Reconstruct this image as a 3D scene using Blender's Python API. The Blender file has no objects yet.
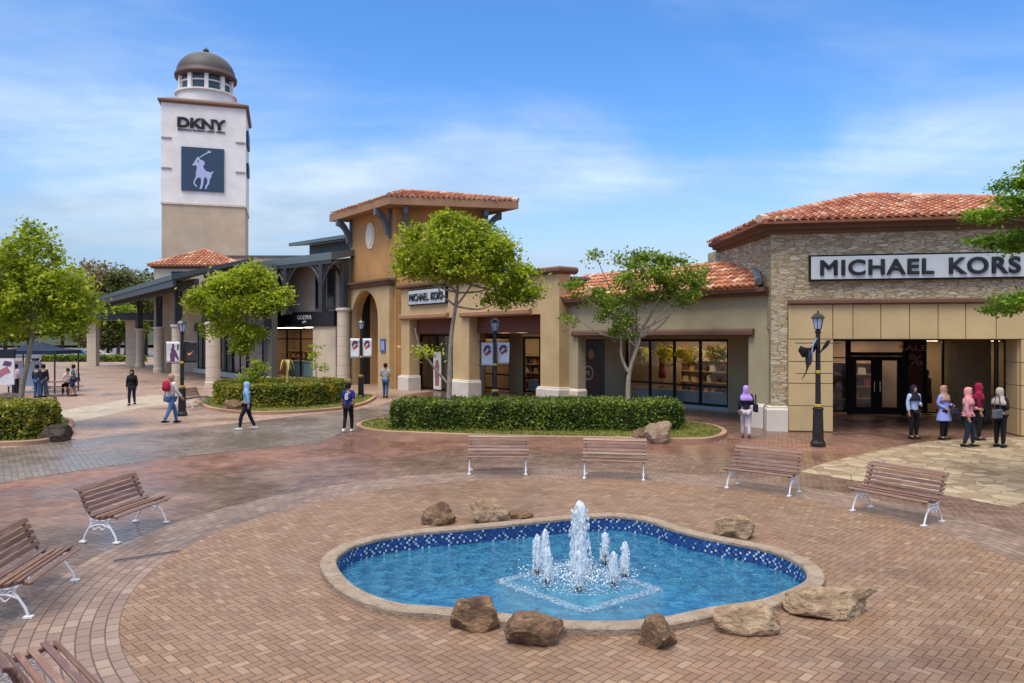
import bpy, bmesh, math, random
from mathutils import Vector, Matrix, noise
R = math.radians
random.seed(11)
S = bpy.context.scene
COL = S.collection
FPX, HZ, CH = 750.0, 338.0, 3.0          # focal length in pixels, horizon row, eye height

def G(px, py, z=0.0):
    """ground (or height z) point seen at a photo position"""
    y = (CH - z) * FPX / (py - HZ)
    return Vector(((px - 512) * y / FPX, y, z))

def at(px, Y, py=None, z=0.0):
    if py is not None:
        z = CH + (HZ - py) * Y / FPX
    return Vector(((px - 512) * Y / FPX, Y, z))

# ------------------------------------------------------------------ objects
def tag(o, label=None, cat=None, group=None, kind=None):
    if label: o['label'] = label
    if cat: o['category'] = cat
    if group: o['group'] = group
    if kind: o['kind'] = kind
    return o

def empty(name, loc=(0, 0, 0), rz=0.0, label=None, cat=None, group=None):
    o = bpy.data.objects.new(name, None)
    o.empty_display_size = 0.2
    o.location = loc
    o.rotation_euler = (0, 0, rz)
    COL.objects.link(o)
    return tag(o, label, cat, group)

def copy_tree(o, parent=None):
    c = o.copy()
    COL.objects.link(c)
    if parent is not None:
        c.parent = parent
        c.matrix_parent_inverse = o.matrix_parent_inverse.copy()
    for ch in [k for k in COL.objects if k.parent == o]:
        copy_tree(ch, c)
    return c

def inv_of(o):
    return (Matrix.Translation(o.location) @ o.rotation_euler.to_matrix().to_4x4()).inverted()

XZ = Matrix(((1, 0, 0, 0), (0, 0, 1, 0), (0, 1, 0, 0), (0, 0, 0, 1)))   # prism drawn in x,z and pushed along y

class MB:
    def __init__(s):
        s.v, s.f, s.uv = [], [], None
    def add(s, vs, fs, M=None):
        n = len(s.v)
        if M is not None:
            s.v += [tuple(M @ Vector(v)) for v in vs]
        else:
            s.v += [tuple(v) for v in vs]
        s.f += [tuple(i + n for i in f) for f in fs]
        return s
    def box(s, x0, x1, y0, y1, z0, z1, M=None):
        vs = [(x0, y0, z0), (x1, y0, z0), (x1, y1, z0), (x0, y1, z0), (x0, y0, z1), (x1, y0, z1), (x1, y1, z1), (x0, y1, z1)]
        return s.add(vs, [(3, 2, 1, 0), (4, 5, 6, 7), (0, 1, 5, 4), (1, 2, 6, 5), (2, 3, 7, 6), (3, 0, 4, 7)], M)
    def prism(s, poly, z0, z1, M=None):
        n = len(poly)
        vs = [(p[0], p[1], z0) for p in poly] + [(p[0], p[1], z1) for p in poly]
        fs = [tuple(range(n - 1, -1, -1)), tuple(range(n, 2 * n))] + [(i, (i + 1) % n, n + (i + 1) % n, n + i) for i in range(n)]
        return s.add(vs, fs, M)
    def wall(s, poly, y0, y1, M=None):
        return s.prism(poly, y0, y1, (M @ XZ) if M is not None else XZ)
    def tube(s, pts, rad, n=8, M=None, cap=True):
        pts = [Vector(p) for p in pts]
        if not hasattr(rad, '__len__'): rad = [rad] * len(pts)
        vs, fs = [], []
        t = (pts[1] - pts[0]).normalized()
        a = Vector((1, 0, 0)) if abs(t.x) < 0.8 else Vector((0, 1, 0))
        a = (a - t * a.dot(t)).normalized()
        for i, p in enumerate(pts):
            if i == 0: t = (pts[1] - pts[0])
            elif i == len(pts) - 1: t = (pts[-1] - pts[-2])
            else: t = (pts[i + 1] - pts[i - 1])
            t.normalize()
            a = (a - t * a.dot(t)).normalized()
            b = t.cross(a)
            for k in range(n):
                q = 2 * math.pi * k / n
                vs.append(p + (a * math.cos(q) + b * math.sin(q)) * rad[i])
        for i in range(len(pts) - 1):
            for k in range(n):
                k2 = (k + 1) % n
                fs.append((i * n + k, i * n + k2, (i + 1) * n + k2, (i + 1) * n + k))
        if cap:
            fs.append(tuple(range(n - 1, -1, -1)))
            fs.append(tuple(range((len(pts) - 1) * n, len(pts) * n)))
        return s.add(vs, fs, M)
    def lathe(s, prof, n=16, M=None, sx=1, sy=1, ph=0.0):
        vs, fs = [], []
        for r, z in prof:
            for k in range(n):
                q = 2 * math.pi * k / n + ph
                vs.append((r * math.cos(q) * sx, r * math.sin(q) * sy, z))
        m = len(prof)
        for i in range(m - 1):
            for k in range(n):
                k2 = (k + 1) % n
                fs.append((i * n + k, i * n + k2, (i + 1) * n + k2, (i + 1) * n + k))
        fs.append(tuple(range(n - 1, -1, -1)))
        fs.append(tuple(range((m - 1) * n, m * n)))
        return s.add(vs, fs, M)
    def sweep(s, path, prof, closed=False, side=1):
        """prof = closed loop of (outward offset, z) carried along a 2-D path; outward = right of travel * side"""
        P = [Vector((p[0], p[1])) for p in path]
        n, m = len(P), len(prof)
        vs, fs = [], []
        for i, p in enumerate(P):
            def nrm(a, b):
                d = (b - a).normalized()
                return Vector((d.y, -d.x)) * side
            if closed or 0 < i < n - 1:
                n1, n2 = nrm(P[i - 1], p), nrm(p, P[(i + 1) % n])
                q = (n1 + n2)
                q = q / max(0.3, (1 + n1.dot(n2)))
            elif i == 0: q = nrm(p, P[1])
            else: q = nrm(P[i - 1], p)
            for o, z in prof:
                vs.append((p.x + q.x * o, p.y + q.y * o, z))
        for i in range(n if closed else n - 1):
            j = (i + 1) % n
            for k in range(m):
                k2 = (k + 1) % m
                fs.append((i * m + k, i * m + k2, j * m + k2, j * m + k))
        if not closed:
            fs.append(tuple(range(m - 1, -1, -1)))
            fs.append(tuple(range((n - 1) * m, n * m)))
        return s.add(vs, fs)
    def build(s, name, mat, parent=None, smooth=False, bevel=0.0, world=False, recalc=True, loc=None, auto=None):
        me = bpy.data.meshes.new(name)
        me.from_pydata(s.v, [], s.f)
        if recalc:
            bm = bmesh.new(); bm.from_mesh(me)
            bmesh.ops.recalc_face_normals(bm, faces=bm.faces)
            bm.to_mesh(me); bm.free()
        if smooth:
            me.polygons.foreach_set('use_smooth', [True] * len(me.polygons))
        me.materials.append(mat)
        o = bpy.data.objects.new(name, me)
        COL.objects.link(o)
        if parent is not None:
            o.parent = parent
            if world: o.matrix_parent_inverse = inv_of(parent)
        if loc is not None: o.location = loc
        if bevel:
            b = o.modifiers.new('bevel', 'BEVEL'); b.width = bevel; b.segments = 2; b.limit_method = 'ANGLE'; b.angle_limit = R(35)
        return o

def catmull(pts, k=8, closed=True):
    P = [Vector(p) for p in pts]; n = len(P); out = []
    for i in range(n if closed else n - 1):
        if closed:
            a, b, c, d = P[i - 1], P[i], P[(i + 1) % n], P[(i + 2) % n]
        else:
            a, b, c, d = P[max(i - 1, 0)], P[i], P[i + 1], P[min(i + 2, n - 1)]
        for j in range(k):
            t = j / k
            out.append(0.5 * ((2 * b) + (c - a) * t + (2 * a - 5 * b + 4 * c - d) * t * t + (3 * b - a - 3 * c + d) * t ** 3))
    if not closed: out.append(P[-1])
    return out

def inside(p, poly):
    x, y = p[0], p[1]; c = False; n = len(poly)
    for i in range(n):
        a, b = poly[i], poly[i - 1]
        if (a[1] > y) != (b[1] > y) and x < (b[0] - a[0]) * (y - a[1]) / (b[1] - a[1]) + a[0]: c = not c
    return c

# ------------------------------------------------------------------ node helpers
def newmat(name):
    m = bpy.data.materials.new(name); m.use_nodes = True
    nt = m.node_tree; nt.nodes.clear()
    return m, nt, nt.nodes.new('ShaderNodeOutputMaterial')

def nd(nt, typ, ins=None, out=0, **props):
    n = nt.nodes.new('ShaderNode' + typ)
    for k, v in props.items(): setattr(n, k, v)
    for k, v in (ins or {}).items():
        sk = n.inputs[k]
        if hasattr(v, 'is_linked'): nt.links.new(v, sk)
        else:
            if isinstance(v, (tuple, list)) and len(v) == 3 and sk.type == 'RGBA': v = (*v, 1)
            sk.default_value = v
    return n.outputs[out]

def mt(nt, op, a, b=0.0, c=0.0, clamp=False):
    return nd(nt, 'Math', {0: a, 1: b, 2: c}, operation=op, use_clamp=clamp)

def mix(nt, f, a, b, mode='MIX'):
    n = nt.nodes.new('ShaderNodeMix'); n.data_type = 'RGBA'; n.blend_type = mode
    for k, v in ((0, f), (6, a), (7, b)):
        if hasattr(v, 'is_linked'): nt.links.new(v, n.inputs[k])
        else: n.inputs[k].default_value = (*v, 1) if isinstance(v, (tuple, list)) and len(v) == 3 else v
    return n.outputs[2]

def ramp(nt, fac, stops, interp='LINEAR'):
    n = nt.nodes.new('ShaderNodeValToRGB'); r = n.color_ramp; r.interpolation = interp
    while len(r.elements) < len(stops): r.elements.new(0.5)
    for e, (p, c) in zip(r.elements, stops):
        e.position = p; e.color = (*c, 1) if len(c) == 3 else c
    nt.links.new(fac, n.inputs[0])
    return n.outputs[0]

def maprange(nt, v, a, b, c=0.0, d=1.0, smooth=True):
    return nd(nt, 'MapRange', {0: v, 1: a, 2: b, 3: c, 4: d}, interpolation_type='SMOOTHSTEP' if smooth else 'LINEAR')

def objco(nt, scale=(1, 1, 1), rot=(0, 0, 0)):
    c = nt.nodes.new('ShaderNodeTexCoord').outputs['Object']
    return nd(nt, 'Mapping', {0: c, 2: rot, 3: scale})

def noise_tex(nt, co, scale, detail=4, rough=0.55, out=0, dist=0.0):
    return nd(nt, 'TexNoise', {'Vector': co, 'Scale': scale, 'Detail': detail, 'Roughness': rough, 'Distortion': dist}, out=out)

def finish(nt, out, base, rough=0.7, metal=0.0, bump=None, bs=0.3, bd=0.02, spec=0.5, **extra):
    p = nt.nodes.new('ShaderNodeBsdfPrincipled')
    def put(k, v):
        if hasattr(v, 'is_linked'): nt.links.new(v, p.inputs[k])
        else: p.inputs[k].default_value = (*v, 1) if isinstance(v, (tuple, list)) and len(v) == 3 else v
    put('Base Color', base); put('Roughness', rough); put('Metallic', metal); put('Specular IOR Level', spec)
    for k, v in extra.items(): put(k.replace('_', ' '), v)
    if bump is not None:
        b = nd(nt, 'Bump', {'Height': bump, 'Strength': bs, 'Distance': bd})
        nt.links.new(b, p.inputs['Normal'])
    nt.links.new(p.outputs[0], out.inputs[0])
    return p

MC = {}
def plain(name, col, rough=0.6, metal=0.0, var=0.18, scale=6.0, bump=0.15, spec=0.5):
    """a solid paint, cloth or metal with slight unevenness"""
    if name in MC: return MC[name]
    m, nt, out = newmat(name)
    co = objco(nt)
    n = noise_tex(nt, co, scale, 5)
    c = mix(nt, n, tuple(x * (1 - var) for x in col), tuple(min(1, x * (1 + var)) for x in col))
    r = maprange(nt, noise_tex(nt, co, scale * 2.3, 3), 0.3, 0.7, max(0.02, rough - 0.1), min(1, rough + 0.1))
    finish(nt, out, c, r, metal, noise_tex(nt, co, scale * 8, 3), bump, 0.004, spec)
    MC[name] = m
    return m

def stucco(name, col, stain=0.17):
    m, nt, out = newmat(name)
    co = objco(nt)
    big = noise_tex(nt, co, 0.55, 6, 0.6)
    streak = noise_tex(nt, objco(nt, (3.2, 3.2, 0.22)), 1.0, 5, 0.65)
    c = mix(nt, maprange(nt, big, 0.3, 0.72), tuple(x * (1 - stain) for x in col), tuple(x * 1.07 for x in col))
    c = mix(nt, maprange(nt, streak, 0.5, 0.8, 0, stain * 1.1), c, tuple(x * 0.5 for x in col))
    g = noise_tex(nt, co, 70, 3, 0.7)
    finish(nt, out, c, 0.86, 0, mt(nt, 'ADD', g, mt(nt, 'MULTIPLY', noise_tex(nt, co, 9, 3), 0.6)), 0.35, 0.006, 0.3)
    return m

def herring(nt, co, w):
    s = nd(nt, 'SeparateXYZ', {0: co}); n = s.node
    X = mt(nt, 'DIVIDE', n.outputs[0], w); Y = mt(nt, 'DIVIDE', n.outputs[1], w)
    i = mt(nt, 'FLOOR', X); j = mt(nt, 'FLOOR', Y)
    u = mt(nt, 'SUBTRACT', X, i); v = mt(nt, 'SUBTRACT', Y, j)
    k = mt(nt, 'FLOORED_MODULO', mt(nt, 'SUBTRACT', i, j), 4.0)
    k1 = mt(nt, 'COMPARE', k, 1.0, 0.4); k2 = mt(nt, 'COMPARE', k, 2.0, 0.4)
    h = mt(nt, 'LESS_THAN', k, 1.5); g = mt(nt, 'SUBTRACT', 1.0, h)
    along = mt(nt, 'ADD', mt(nt, 'MULTIPLY', h, mt(nt, 'ADD', u, k1)), mt(nt, 'MULTIPLY', g, mt(nt, 'ADD', v, k2)))
    across = mt(nt, 'ADD', mt(nt, 'MULTIPLY', h, v), mt(nt, 'MULTIPLY', g, u))
    e = mt(nt, 'MINIMUM', mt(nt, 'MINIMUM', along, mt(nt, 'SUBTRACT', 2.0, along)), mt(nt, 'MINIMUM', across, mt(nt, 'SUBTRACT', 1.0, across)))
    idv = nd(nt, 'CombineXYZ', {0: mt(nt, 'SUBTRACT', i, k1), 1: mt(nt, 'SUBTRACT', j, k2), 2: h})
    rnd = nd(nt, 'TexWhiteNoise', {'Vector': idv}, noise_dimensions='3D')
    return rnd, e

def polar_sett(nt, r0, rowh, along):
    c = nt.nodes.new('ShaderNodeTexCoord').outputs['Object']
    s = nd(nt, 'SeparateXYZ', {0: c}).node
    r = nd(nt, 'VectorMath', {0: nd(nt, 'CombineXYZ', {0: s.outputs[0], 1: s.outputs[1], 2: 0.0})}, out=1, operation='LENGTH')
    th = mt(nt, 'ARCTAN2', s.outputs[1], s.outputs[0])
    v = mt(nt, 'DIVIDE', r, rowh); j = mt(nt, 'FLOOR', v); fv = mt(nt, 'SUBTRACT', v, j)
    u = mt(nt, 'ADD', mt(nt, 'MULTIPLY', th, r0 / along), mt(nt, 'MULTIPLY', mt(nt, 'FLOORED_MODULO', j, 2.0), 0.5))
    i = mt(nt, 'FLOOR', u); fu = mt(nt, 'SUBTRACT', u, i)
    k = along / rowh
    eu = mt(nt, 'MULTIPLY', mt(nt, 'MINIMUM', fu, mt(nt, 'SUBTRACT', 1.0, fu)), k)
    ev = mt(nt, 'MINIMUM', fv, mt(nt, 'SUBTRACT', 1.0, fv))
    rnd = nd(nt, 'TexWhiteNoise', {'Vector': nd(nt, 'CombineXYZ', {0: i, 1: j, 2: 0.0})}, noise_dimensions='3D')
    return rnd, mt(nt, 'MINIMUM', eu, ev), r

def wet_finish(nt, out, col, edge, joint, co, dry=0.62, wet=0.2, wetness=(0.45, 0.68), dark=0.62, bs=0.5):
    """brick faces, sunk joints and patches still wet from the rain"""
    m = maprange(nt, edge, 0.02, 0.085)
    c = mix(nt, m, joint, col)
    grit = noise_tex(nt, co, 60, 3, 0.7)
    c = mix(nt, mt(nt, 'MULTIPLY', grit, 0.25), c, (0.09, 0.065, 0.05))
    w = maprange(nt, noise_tex(nt, co, 0.33, 6, 0.62, dist=0.4), wetness[0], wetness[1])
    c = mix(nt, w, c, mix(nt, 1.0, c, (dark, dark, dark), 'MULTIPLY'))
    blot = maprange(nt, noise_tex(nt, co, 2.1, 5, 0.6), 0.42, 0.75)
    c = mix(nt, mt(nt, 'MULTIPLY', blot, 0.22), c, (0.33, 0.27, 0.22))
    rr = mt(nt, 'ADD', maprange(nt, w, 0, 1, dry, wet, False), mt(nt, 'MULTIPLY', mt(nt, 'SUBTRACT', grit, 0.5), 0.25))
    finish(nt, out, c, rr, 0, mt(nt, 'ADD', m, mt(nt, 'MULTIPLY', grit, 0.25)), bs, 0.006, 0.5)
# ------------------------------------------------------------------ materials
CX, CY, CR = 1.04, 10.35, 5.72            # centre and radius of the tan brick circle round the pool

def m_disc():
    m, nt, out = newmat('tan_herringbone_brick'); co = objco(nt, rot=(0, 0, R(45)))
    rnd, e = herring(nt, co, 0.09)
    c = ramp(nt, rnd, [(0, (0.215, 0.12, 0.070)), (0.3, (0.25, 0.144, 0.084)), (0.65, (0.276, 0.16, 0.094)), (0.92, (0.305, 0.184, 0.11)), (1, (0.36, 0.24, 0.155))])
    wet_finish(nt, out, c, e, (0.06, 0.036, 0.026), co, 0.6, 0.32, (0.44, 0.74), 0.74)
    return m
def m_band():
    m, nt, out = newmat('curved_sett_brick')
    rnd, e, r = polar_sett(nt, CR, 0.13, 0.2)
    c = ramp(nt, rnd, [(0, (0.22, 0.145, 0.112)), (0.4, (0.26, 0.172, 0.132)), (0.75, (0.30, 0.20, 0.152)), (1, (0.35, 0.25, 0.19))])
    wet_finish(nt, out, c, e, (0.075, 0.05, 0.042), objco(nt), 0.55, 0.25, (0.42, 0.7), 0.7)
    return m
def m_plaza():
    m, nt, out = newmat('red_plaza_brick'); co = objco(nt, rot=(0, 0, R(20)))
    rnd, e = herring(nt, co, 0.125)
    c0 = nt.nodes.new('ShaderNodeTexCoord').outputs['Object']
    rad = nd(nt, 'VectorMath', {0: c0}, out=1, operation='LENGTH')
    rad = mt(nt, 'ADD', rad, mt(nt, 'MULTIPLY', mt(nt, 'SUBTRACT', noise_tex(nt, c0, 0.7, 5, 0.65), 0.5), 2.4))
    zone = ramp(nt, mt(nt, 'DIVIDE', rad, 40.0), [(0, (0.22, 0.132, 0.098)), (0.225, (0.235, 0.14, 0.104)), (0.262, (0.31, 0.14, 0.09)), (0.30, (0.30, 0.135, 0.085)), (0.36, (0.23, 0.115, 0.08)), (1, (0.2, 0.10, 0.072))])
    v = ramp(nt, rnd, [(0, (0.76, 0.76, 0.78)), (0.5, (1, 1, 1)), (1, (1.3, 1.3, 1.28))])
    c = mix(nt, 1.0, zone, v, 'MULTIPLY')
    wet_finish(nt, out, c, e, (0.07, 0.045, 0.038), c0, 0.5, 0.2, (0.36, 0.62), 0.68)
    return m
def m_road():
    m, nt, out = newmat('grey_wet_brick'); co = objco(nt, rot=(0, 0, R(-35)))
    rnd, e = herring(nt, co, 0.125)
    c = ramp(nt, rnd, [(0, (0.205, 0.155, 0.128)), (0.5, (0.25, 0.195, 0.165)), (1, (0.31, 0.245, 0.21))])
    wet_finish(nt, out, c, e, (0.06, 0.05, 0.047), co, 0.45, 0.2, (0.33, 0.6), 0.75)
    return m
def m_pave():
    m, nt, out = newmat('pink_pavers'); co = objco(nt, rot=(0, 0, R(-35)))
    rnd, e = herring(nt, co, 0.14)
    c = ramp(nt, rnd, [(0, (0.33, 0.21, 0.15)), (0.5, (0.39, 0.26, 0.19)), (1, (0.45, 0.32, 0.245))])
    wet_finish(nt, out, c, e, (0.15, 0.1, 0.08), co, 0.62, 0.22, (0.45, 0.7), 0.68)
    return m
def m_cream():
    m, nt, out = newmat('cream_pavers'); co = objco(nt, rot=(0, 0, R(15)))
    rnd, e = herring(nt, co, 0.15)
    c = ramp(nt, rnd, [(0, (0.42, 0.34, 0.245)), (0.5, (0.50, 0.42, 0.31)), (1, (0.57, 0.49, 0.38))])
    wet_finish(nt, out, c, e, (0.22, 0.17, 0.13), co, 0.6, 0.25, (0.5, 0.75), 0.72)
    return m
def m_flag():
    m, nt, out = newmat('crazy_stone_paving'); co = objco(nt)
    d = nd(nt, 'TexVoronoi', {'Vector': co, 'Scale': 2.6}, feature='DISTANCE_TO_EDGE')
    cc = nd(nt, 'TexVoronoi', {'Vector': co, 'Scale': 2.6}, out=1)
    g = nd(nt, 'SeparateColor', {0: cc})
    c = ramp(nt, g, [(0, (0.25, 0.17, 0.10)), (0.35, (0.38, 0.28, 0.165)), (0.7, (0.47, 0.36, 0.22)), (1, (0.55, 0.46, 0.32))])
    c = mix(nt, maprange(nt, noise_tex(nt, co, 9, 5), 0.35, 0.7, 0, 0.45), c, (0.24, 0.17, 0.11))
    wet_finish(nt, out, c, mt(nt, 'MULTIPLY', d, 1.6), (0.2, 0.15, 0.105), co, 0.62, 0.3, (0.5, 0.75), 0.7, 0.8)
    return m
def m_stonewall():
    m, nt, out = newmat('stacked_ledge_stone'); co = objco(nt, (3.4, 3.4, 13))
    co = nd(nt, 'VectorMath', {0: co, 1: nd(nt, 'VectorMath', {0: noise_tex(nt, objco(nt), 2.2, 3, out=1), 1: (0.9, 0.9, 0.9)}, operation='MULTIPLY')}, operation='ADD')
    d = nd(nt, 'TexVoronoi', {'Vector': co, 'Scale': 1.0}, feature='DISTANCE_TO_EDGE')
    cc = nd(nt, 'TexVoronoi', {'Vector': co, 'Scale': 1.0}, out=1)
    s = nd(nt, 'SeparateColor', {0: cc}).node
    c = ramp(nt, s.outputs[0], [(0, (0.31, 0.235, 0.14)), (0.25, (0.44, 0.345, 0.205)), (0.5, (0.52, 0.42, 0.26)), (0.75, (0.47, 0.41, 0.31)), (1, (0.63, 0.55, 0.40))])
    fine = noise_tex(nt, objco(nt), 22, 5, 0.65)
    c = mix(nt, maprange(nt, fine, 0.4, 0.75, 0, 0.4), c, (0.17, 0.12, 0.08))
    mk = maprange(nt, d, 0.0, 0.10)
    c = mix(nt, mk, (0.24, 0.18, 0.115), c)
    hgt = mt(nt, 'ADD', mt(nt, 'MULTIPLY', mk, mt(nt, 'ADD', 0.5, s.outputs[1])), mt(nt, 'MULTIPLY', fine, 0.3))
    finish(nt, out, c, 0.88, 0, hgt, 0.55, 0.04, 0.3)
    return m
def m_tile():
    m, nt, out = newmat('clay_roof_tile')
    g = nt.nodes.new('ShaderNodeNewGeometry').outputs['Random Per Island']
    c = ramp(nt, g, [(0, (0.28, 0.10, 0.06)), (0.2, (0.40, 0.14, 0.075)), (0.5, (0.48, 0.18, 0.09)), (0.7, (0.52, 0.24, 0.14)), (0.83, (0.6, 0.34, 0.21)), (0.93, (0.66, 0.47, 0.34)), (1, (0.34, 0.13, 0.09))])
    co = objco(nt)
    c = mix(nt, maprange(nt, noise_tex(nt, co, 1.7, 6, 0.7), 0.52, 0.75, 0, 0.5), c, (0.16, 0.08, 0.05))
    finish(nt, out, c, 0.75, 0, noise_tex(nt, co, 30, 3), 0.3, 0.006)
    return m
def m_leaf(name, dark, mid, lite, trans=0.35):
    if name in MC: return MC[name]
    m, nt, out = newmat(name)
    g = nt.nodes.new('ShaderNodeNewGeometry').outputs['Random Per Island']
    co = objco(nt)
    clump = noise_tex(nt, co, 1.1, 3, 0.6)
    f = mt(nt, 'ADD', mt(nt, 'MULTIPLY', g, 0.5), mt(nt, 'MULTIPLY', maprange(nt, clump, 0.3, 0.7), 0.5))
    c = ramp(nt, f, [(0.05, dark), (0.45, mid), (0.9, lite)])
    p = nt.nodes.new('ShaderNodeBsdfPrincipled'); nt.links.new(c, p.inputs[0]); p.inputs['Roughness'].default_value = 0.5
    p.inputs['Specular IOR Level'].default_value = 0.35
    t = nd(nt, 'BsdfTranslucent', {0: mix(nt, 1.0, c, (1.15, 1.2, 0.6), 'MULTIPLY')})
    ms = nd(nt, 'MixShader', {0: trans, 1: p.outputs[0], 2: t}); nt.links.new(ms, out.inputs[0])
    MC[name] = m
    return m
def m_bark(name, a, b):
    m, nt, out = newmat(name)
    n = noise_tex(nt, objco(nt, (9, 9, 2.2)), 1.6, 6, 0.7)
    finish(nt, out, mix(nt, maprange(nt, n, 0.35, 0.7), a, b), 0.85, 0, n, 0.7, 0.02)
    return m
def m_rock(name, a, b, c3):
    m, nt, out = newmat(name); co = objco(nt)
    n1 = noise_tex(nt, co, 4.0, 8, 0.7); n2 = noise_tex(nt, objco(nt, (1, 1, 3.2)), 7, 6, 0.65, dist=0.8)
    c = mix(nt, maprange(nt, n1, 0.35, 0.68), a, b)
    c = mix(nt, maprange(nt, n2, 0.55, 0.72), c, c3)
    v = nd(nt, 'TexVoronoi', {'Vector': co, 'Scale': 9.0}, feature='DISTANCE_TO_EDGE')
    c = mix(nt, maprange(nt, v, 0.0, 0.03, 0.6, 0.0), c, tuple(x * 0.3 for x in a))
    finish(nt, out, c, 0.8, 0, mt(nt, 'ADD', n1, mt(nt, 'MULTIPLY', n2, 0.7)), 0.9, 0.05)
    return m
def m_glass(name, tint=(0.86, 0.88, 0.88), base=0.03):
    m, nt, out = newmat(name)
    fr = nd(nt, 'Fresnel', {0: 1.32})
    back = nt.nodes.new('ShaderNodeNewGeometry').outputs['Backfacing']     # the pane's far face only lets light through
    f = mt(nt, 'MULTIPLY', mt(nt, 'ADD', fr, base, clamp=True), mt(nt, 'SUBTRACT', 1.0, back))
    gl = nd(nt, 'BsdfGlossy', {0: (0.85, 0.9, 0.95), 'Roughness': 0.03})
    nt.links.new(nd(nt, 'MixShader', {0: f, 1: nd(nt, 'BsdfTransparent', {0: tint}), 2: gl}), out.inputs[0])
    return m
def m_water():
    m, nt, out = newmat('pool_water'); co = objco(nt)
    h = mt(nt, 'ADD', noise_tex(nt, co, 5.5, 4, 0.6, dist=0.6), mt(nt, 'MULTIPLY', noise_tex(nt, co, 17, 3, 0.6), 0.45))
    rr = nd(nt, 'VectorMath', {0: nd(nt, 'VectorMath', {0: nt.nodes.new('ShaderNodeTexCoord').outputs['Object'], 1: (0.93, 10.3, 0)}, operation='SUBTRACT')}, out=1, operation='LENGTH')
    h = mt(nt, 'ADD', h, mt(nt, 'MULTIPLY', mt(nt, 'SINE', mt(nt, 'ADD', mt(nt, 'MULTIPLY', rr, 19), mt(nt, 'MULTIPLY', h, 9))), 0.05))
    b = nd(nt, 'Bump', {'Height': h, 'Strength': 0.9, 'Distance': 0.09})
    fr = nd(nt, 'Fresnel', {0: 1.33, 'Normal': b})
    gl = nd(nt, 'BsdfGlossy', {0: (1, 1, 1), 'Roughness': 0.06, 'Normal': b})
    body = nd(nt, 'BsdfDiffuse', {0: mix(nt, maprange(nt, h, 0.35, 1.05), (0.002, 0.115, 0.31), (0.085, 0.41, 0.62)), 'Normal': b})
    low = nd(nt, 'MixShader', {0: 0.5, 1: nd(nt, 'BsdfTransparent', {0: (0.55, 0.88, 1.0)}), 2: body})
    nt.links.new(nd(nt, 'MixShader', {0: fr, 1: low, 2: gl}), out.inputs[0])
    return m
def m_mosaic():
    m, nt, out = newmat('blue_mosaic_tile')
    uv = nd(nt, 'UVMap', uv_map='UVMap')
    s = nd(nt, 'SeparateXYZ', {0: uv}).node
    X = mt(nt, 'MULTIPLY', s.outputs[0], 1 / 0.034); Y = mt(nt, 'MULTIPLY', s.outputs[1], 1 / 0.034)
    i = mt(nt, 'FLOOR', X); j = mt(nt, 'FLOOR', Y)
    rnd = nd(nt, 'TexWhiteNoise', {'Vector': nd(nt, 'CombineXYZ', {0: i, 1: j, 2: 0.0})}, noise_dimensions='3D')
    tri = mt(nt, 'ABSOLUTE', mt(nt, 'SUBTRACT', mt(nt, 'FLOORED_MODULO', j, 4.0), 2.0))
    zig = mt(nt, 'FLOORED_MODULO', mt(nt, 'ADD', i, tri), 3.0)
    pat = mt(nt, 'LESS_THAN', zig, 0.5)
    f = mt(nt, 'ADD', mt(nt, 'MULTIPLY', rnd, 0.62), mt(nt, 'MULTIPLY', pat, 0.42))
    c = ramp(nt, f, [(0, (0.006, 0.025, 0.12)), (0.35, (0.01, 0.055, 0.24)), (0.6, (0.025, 0.12, 0.36)), (0.76, (0.25, 0.36, 0.5)), (0.84, (0.55, 0.63, 0.7))], 'CONSTANT')
    fu = mt(nt, 'SUBTRACT', X, i); fv = mt(nt, 'SUBTRACT', Y, j)
    e = mt(nt, 'MINIMUM', mt(nt, 'MINIMUM', fu, mt(nt, 'SUBTRACT', 1.0, fu)), mt(nt, 'MINIMUM', fv, mt(nt, 'SUBTRACT', 1.0, fv)))
    c = mix(nt, maprange(nt, e, 0.02, 0.1), (0.06, 0.09, 0.16), c)
    finish(nt, out, c, 0.15)
    return m
def m_poolfloor():
    m, nt, out = newmat('blue_pool_floor'); co = objco(nt)
    v = nd(nt, 'TexVoronoi', {'Vector': co, 'Scale': 22.0}, out=1)
    g = nd(nt, 'SeparateColor', {0: v})
    c = ramp(nt, g, [(0, (0.01, 0.13, 0.38)), (0.5, (0.015, 0.24, 0.55)), (1, (0.08, 0.42, 0.7))])
    finish(nt, out, c, 0.4)
    return m
def m_foam(name, dens, amax=1.0):
    m, nt, out = newmat(name); co = objco(nt, (1, 1, 0.22))
    n = noise_tex(nt, co, 26, 5, 0.7)
    p = nd(nt, 'BsdfPrincipled', {'Base Color': (0.9, 0.94, 0.97), 'Roughness': 0.25})
    tl = nd(nt, 'BsdfTranslucent', {0: (0.9, 0.95, 1.0)})
    wet = nd(nt, 'MixShader', {0: 0.45, 1: p, 2: tl})
    f = maprange(nt, n, dens, dens + 0.18, 0.0, amax)
    nt.links.new(nd(nt, 'MixShader', {0: f, 1: nd(nt, 'BsdfTransparent', {0: (0.93, 0.97, 1.0)}), 2: wet}), out.inputs[0])
    return m
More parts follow.
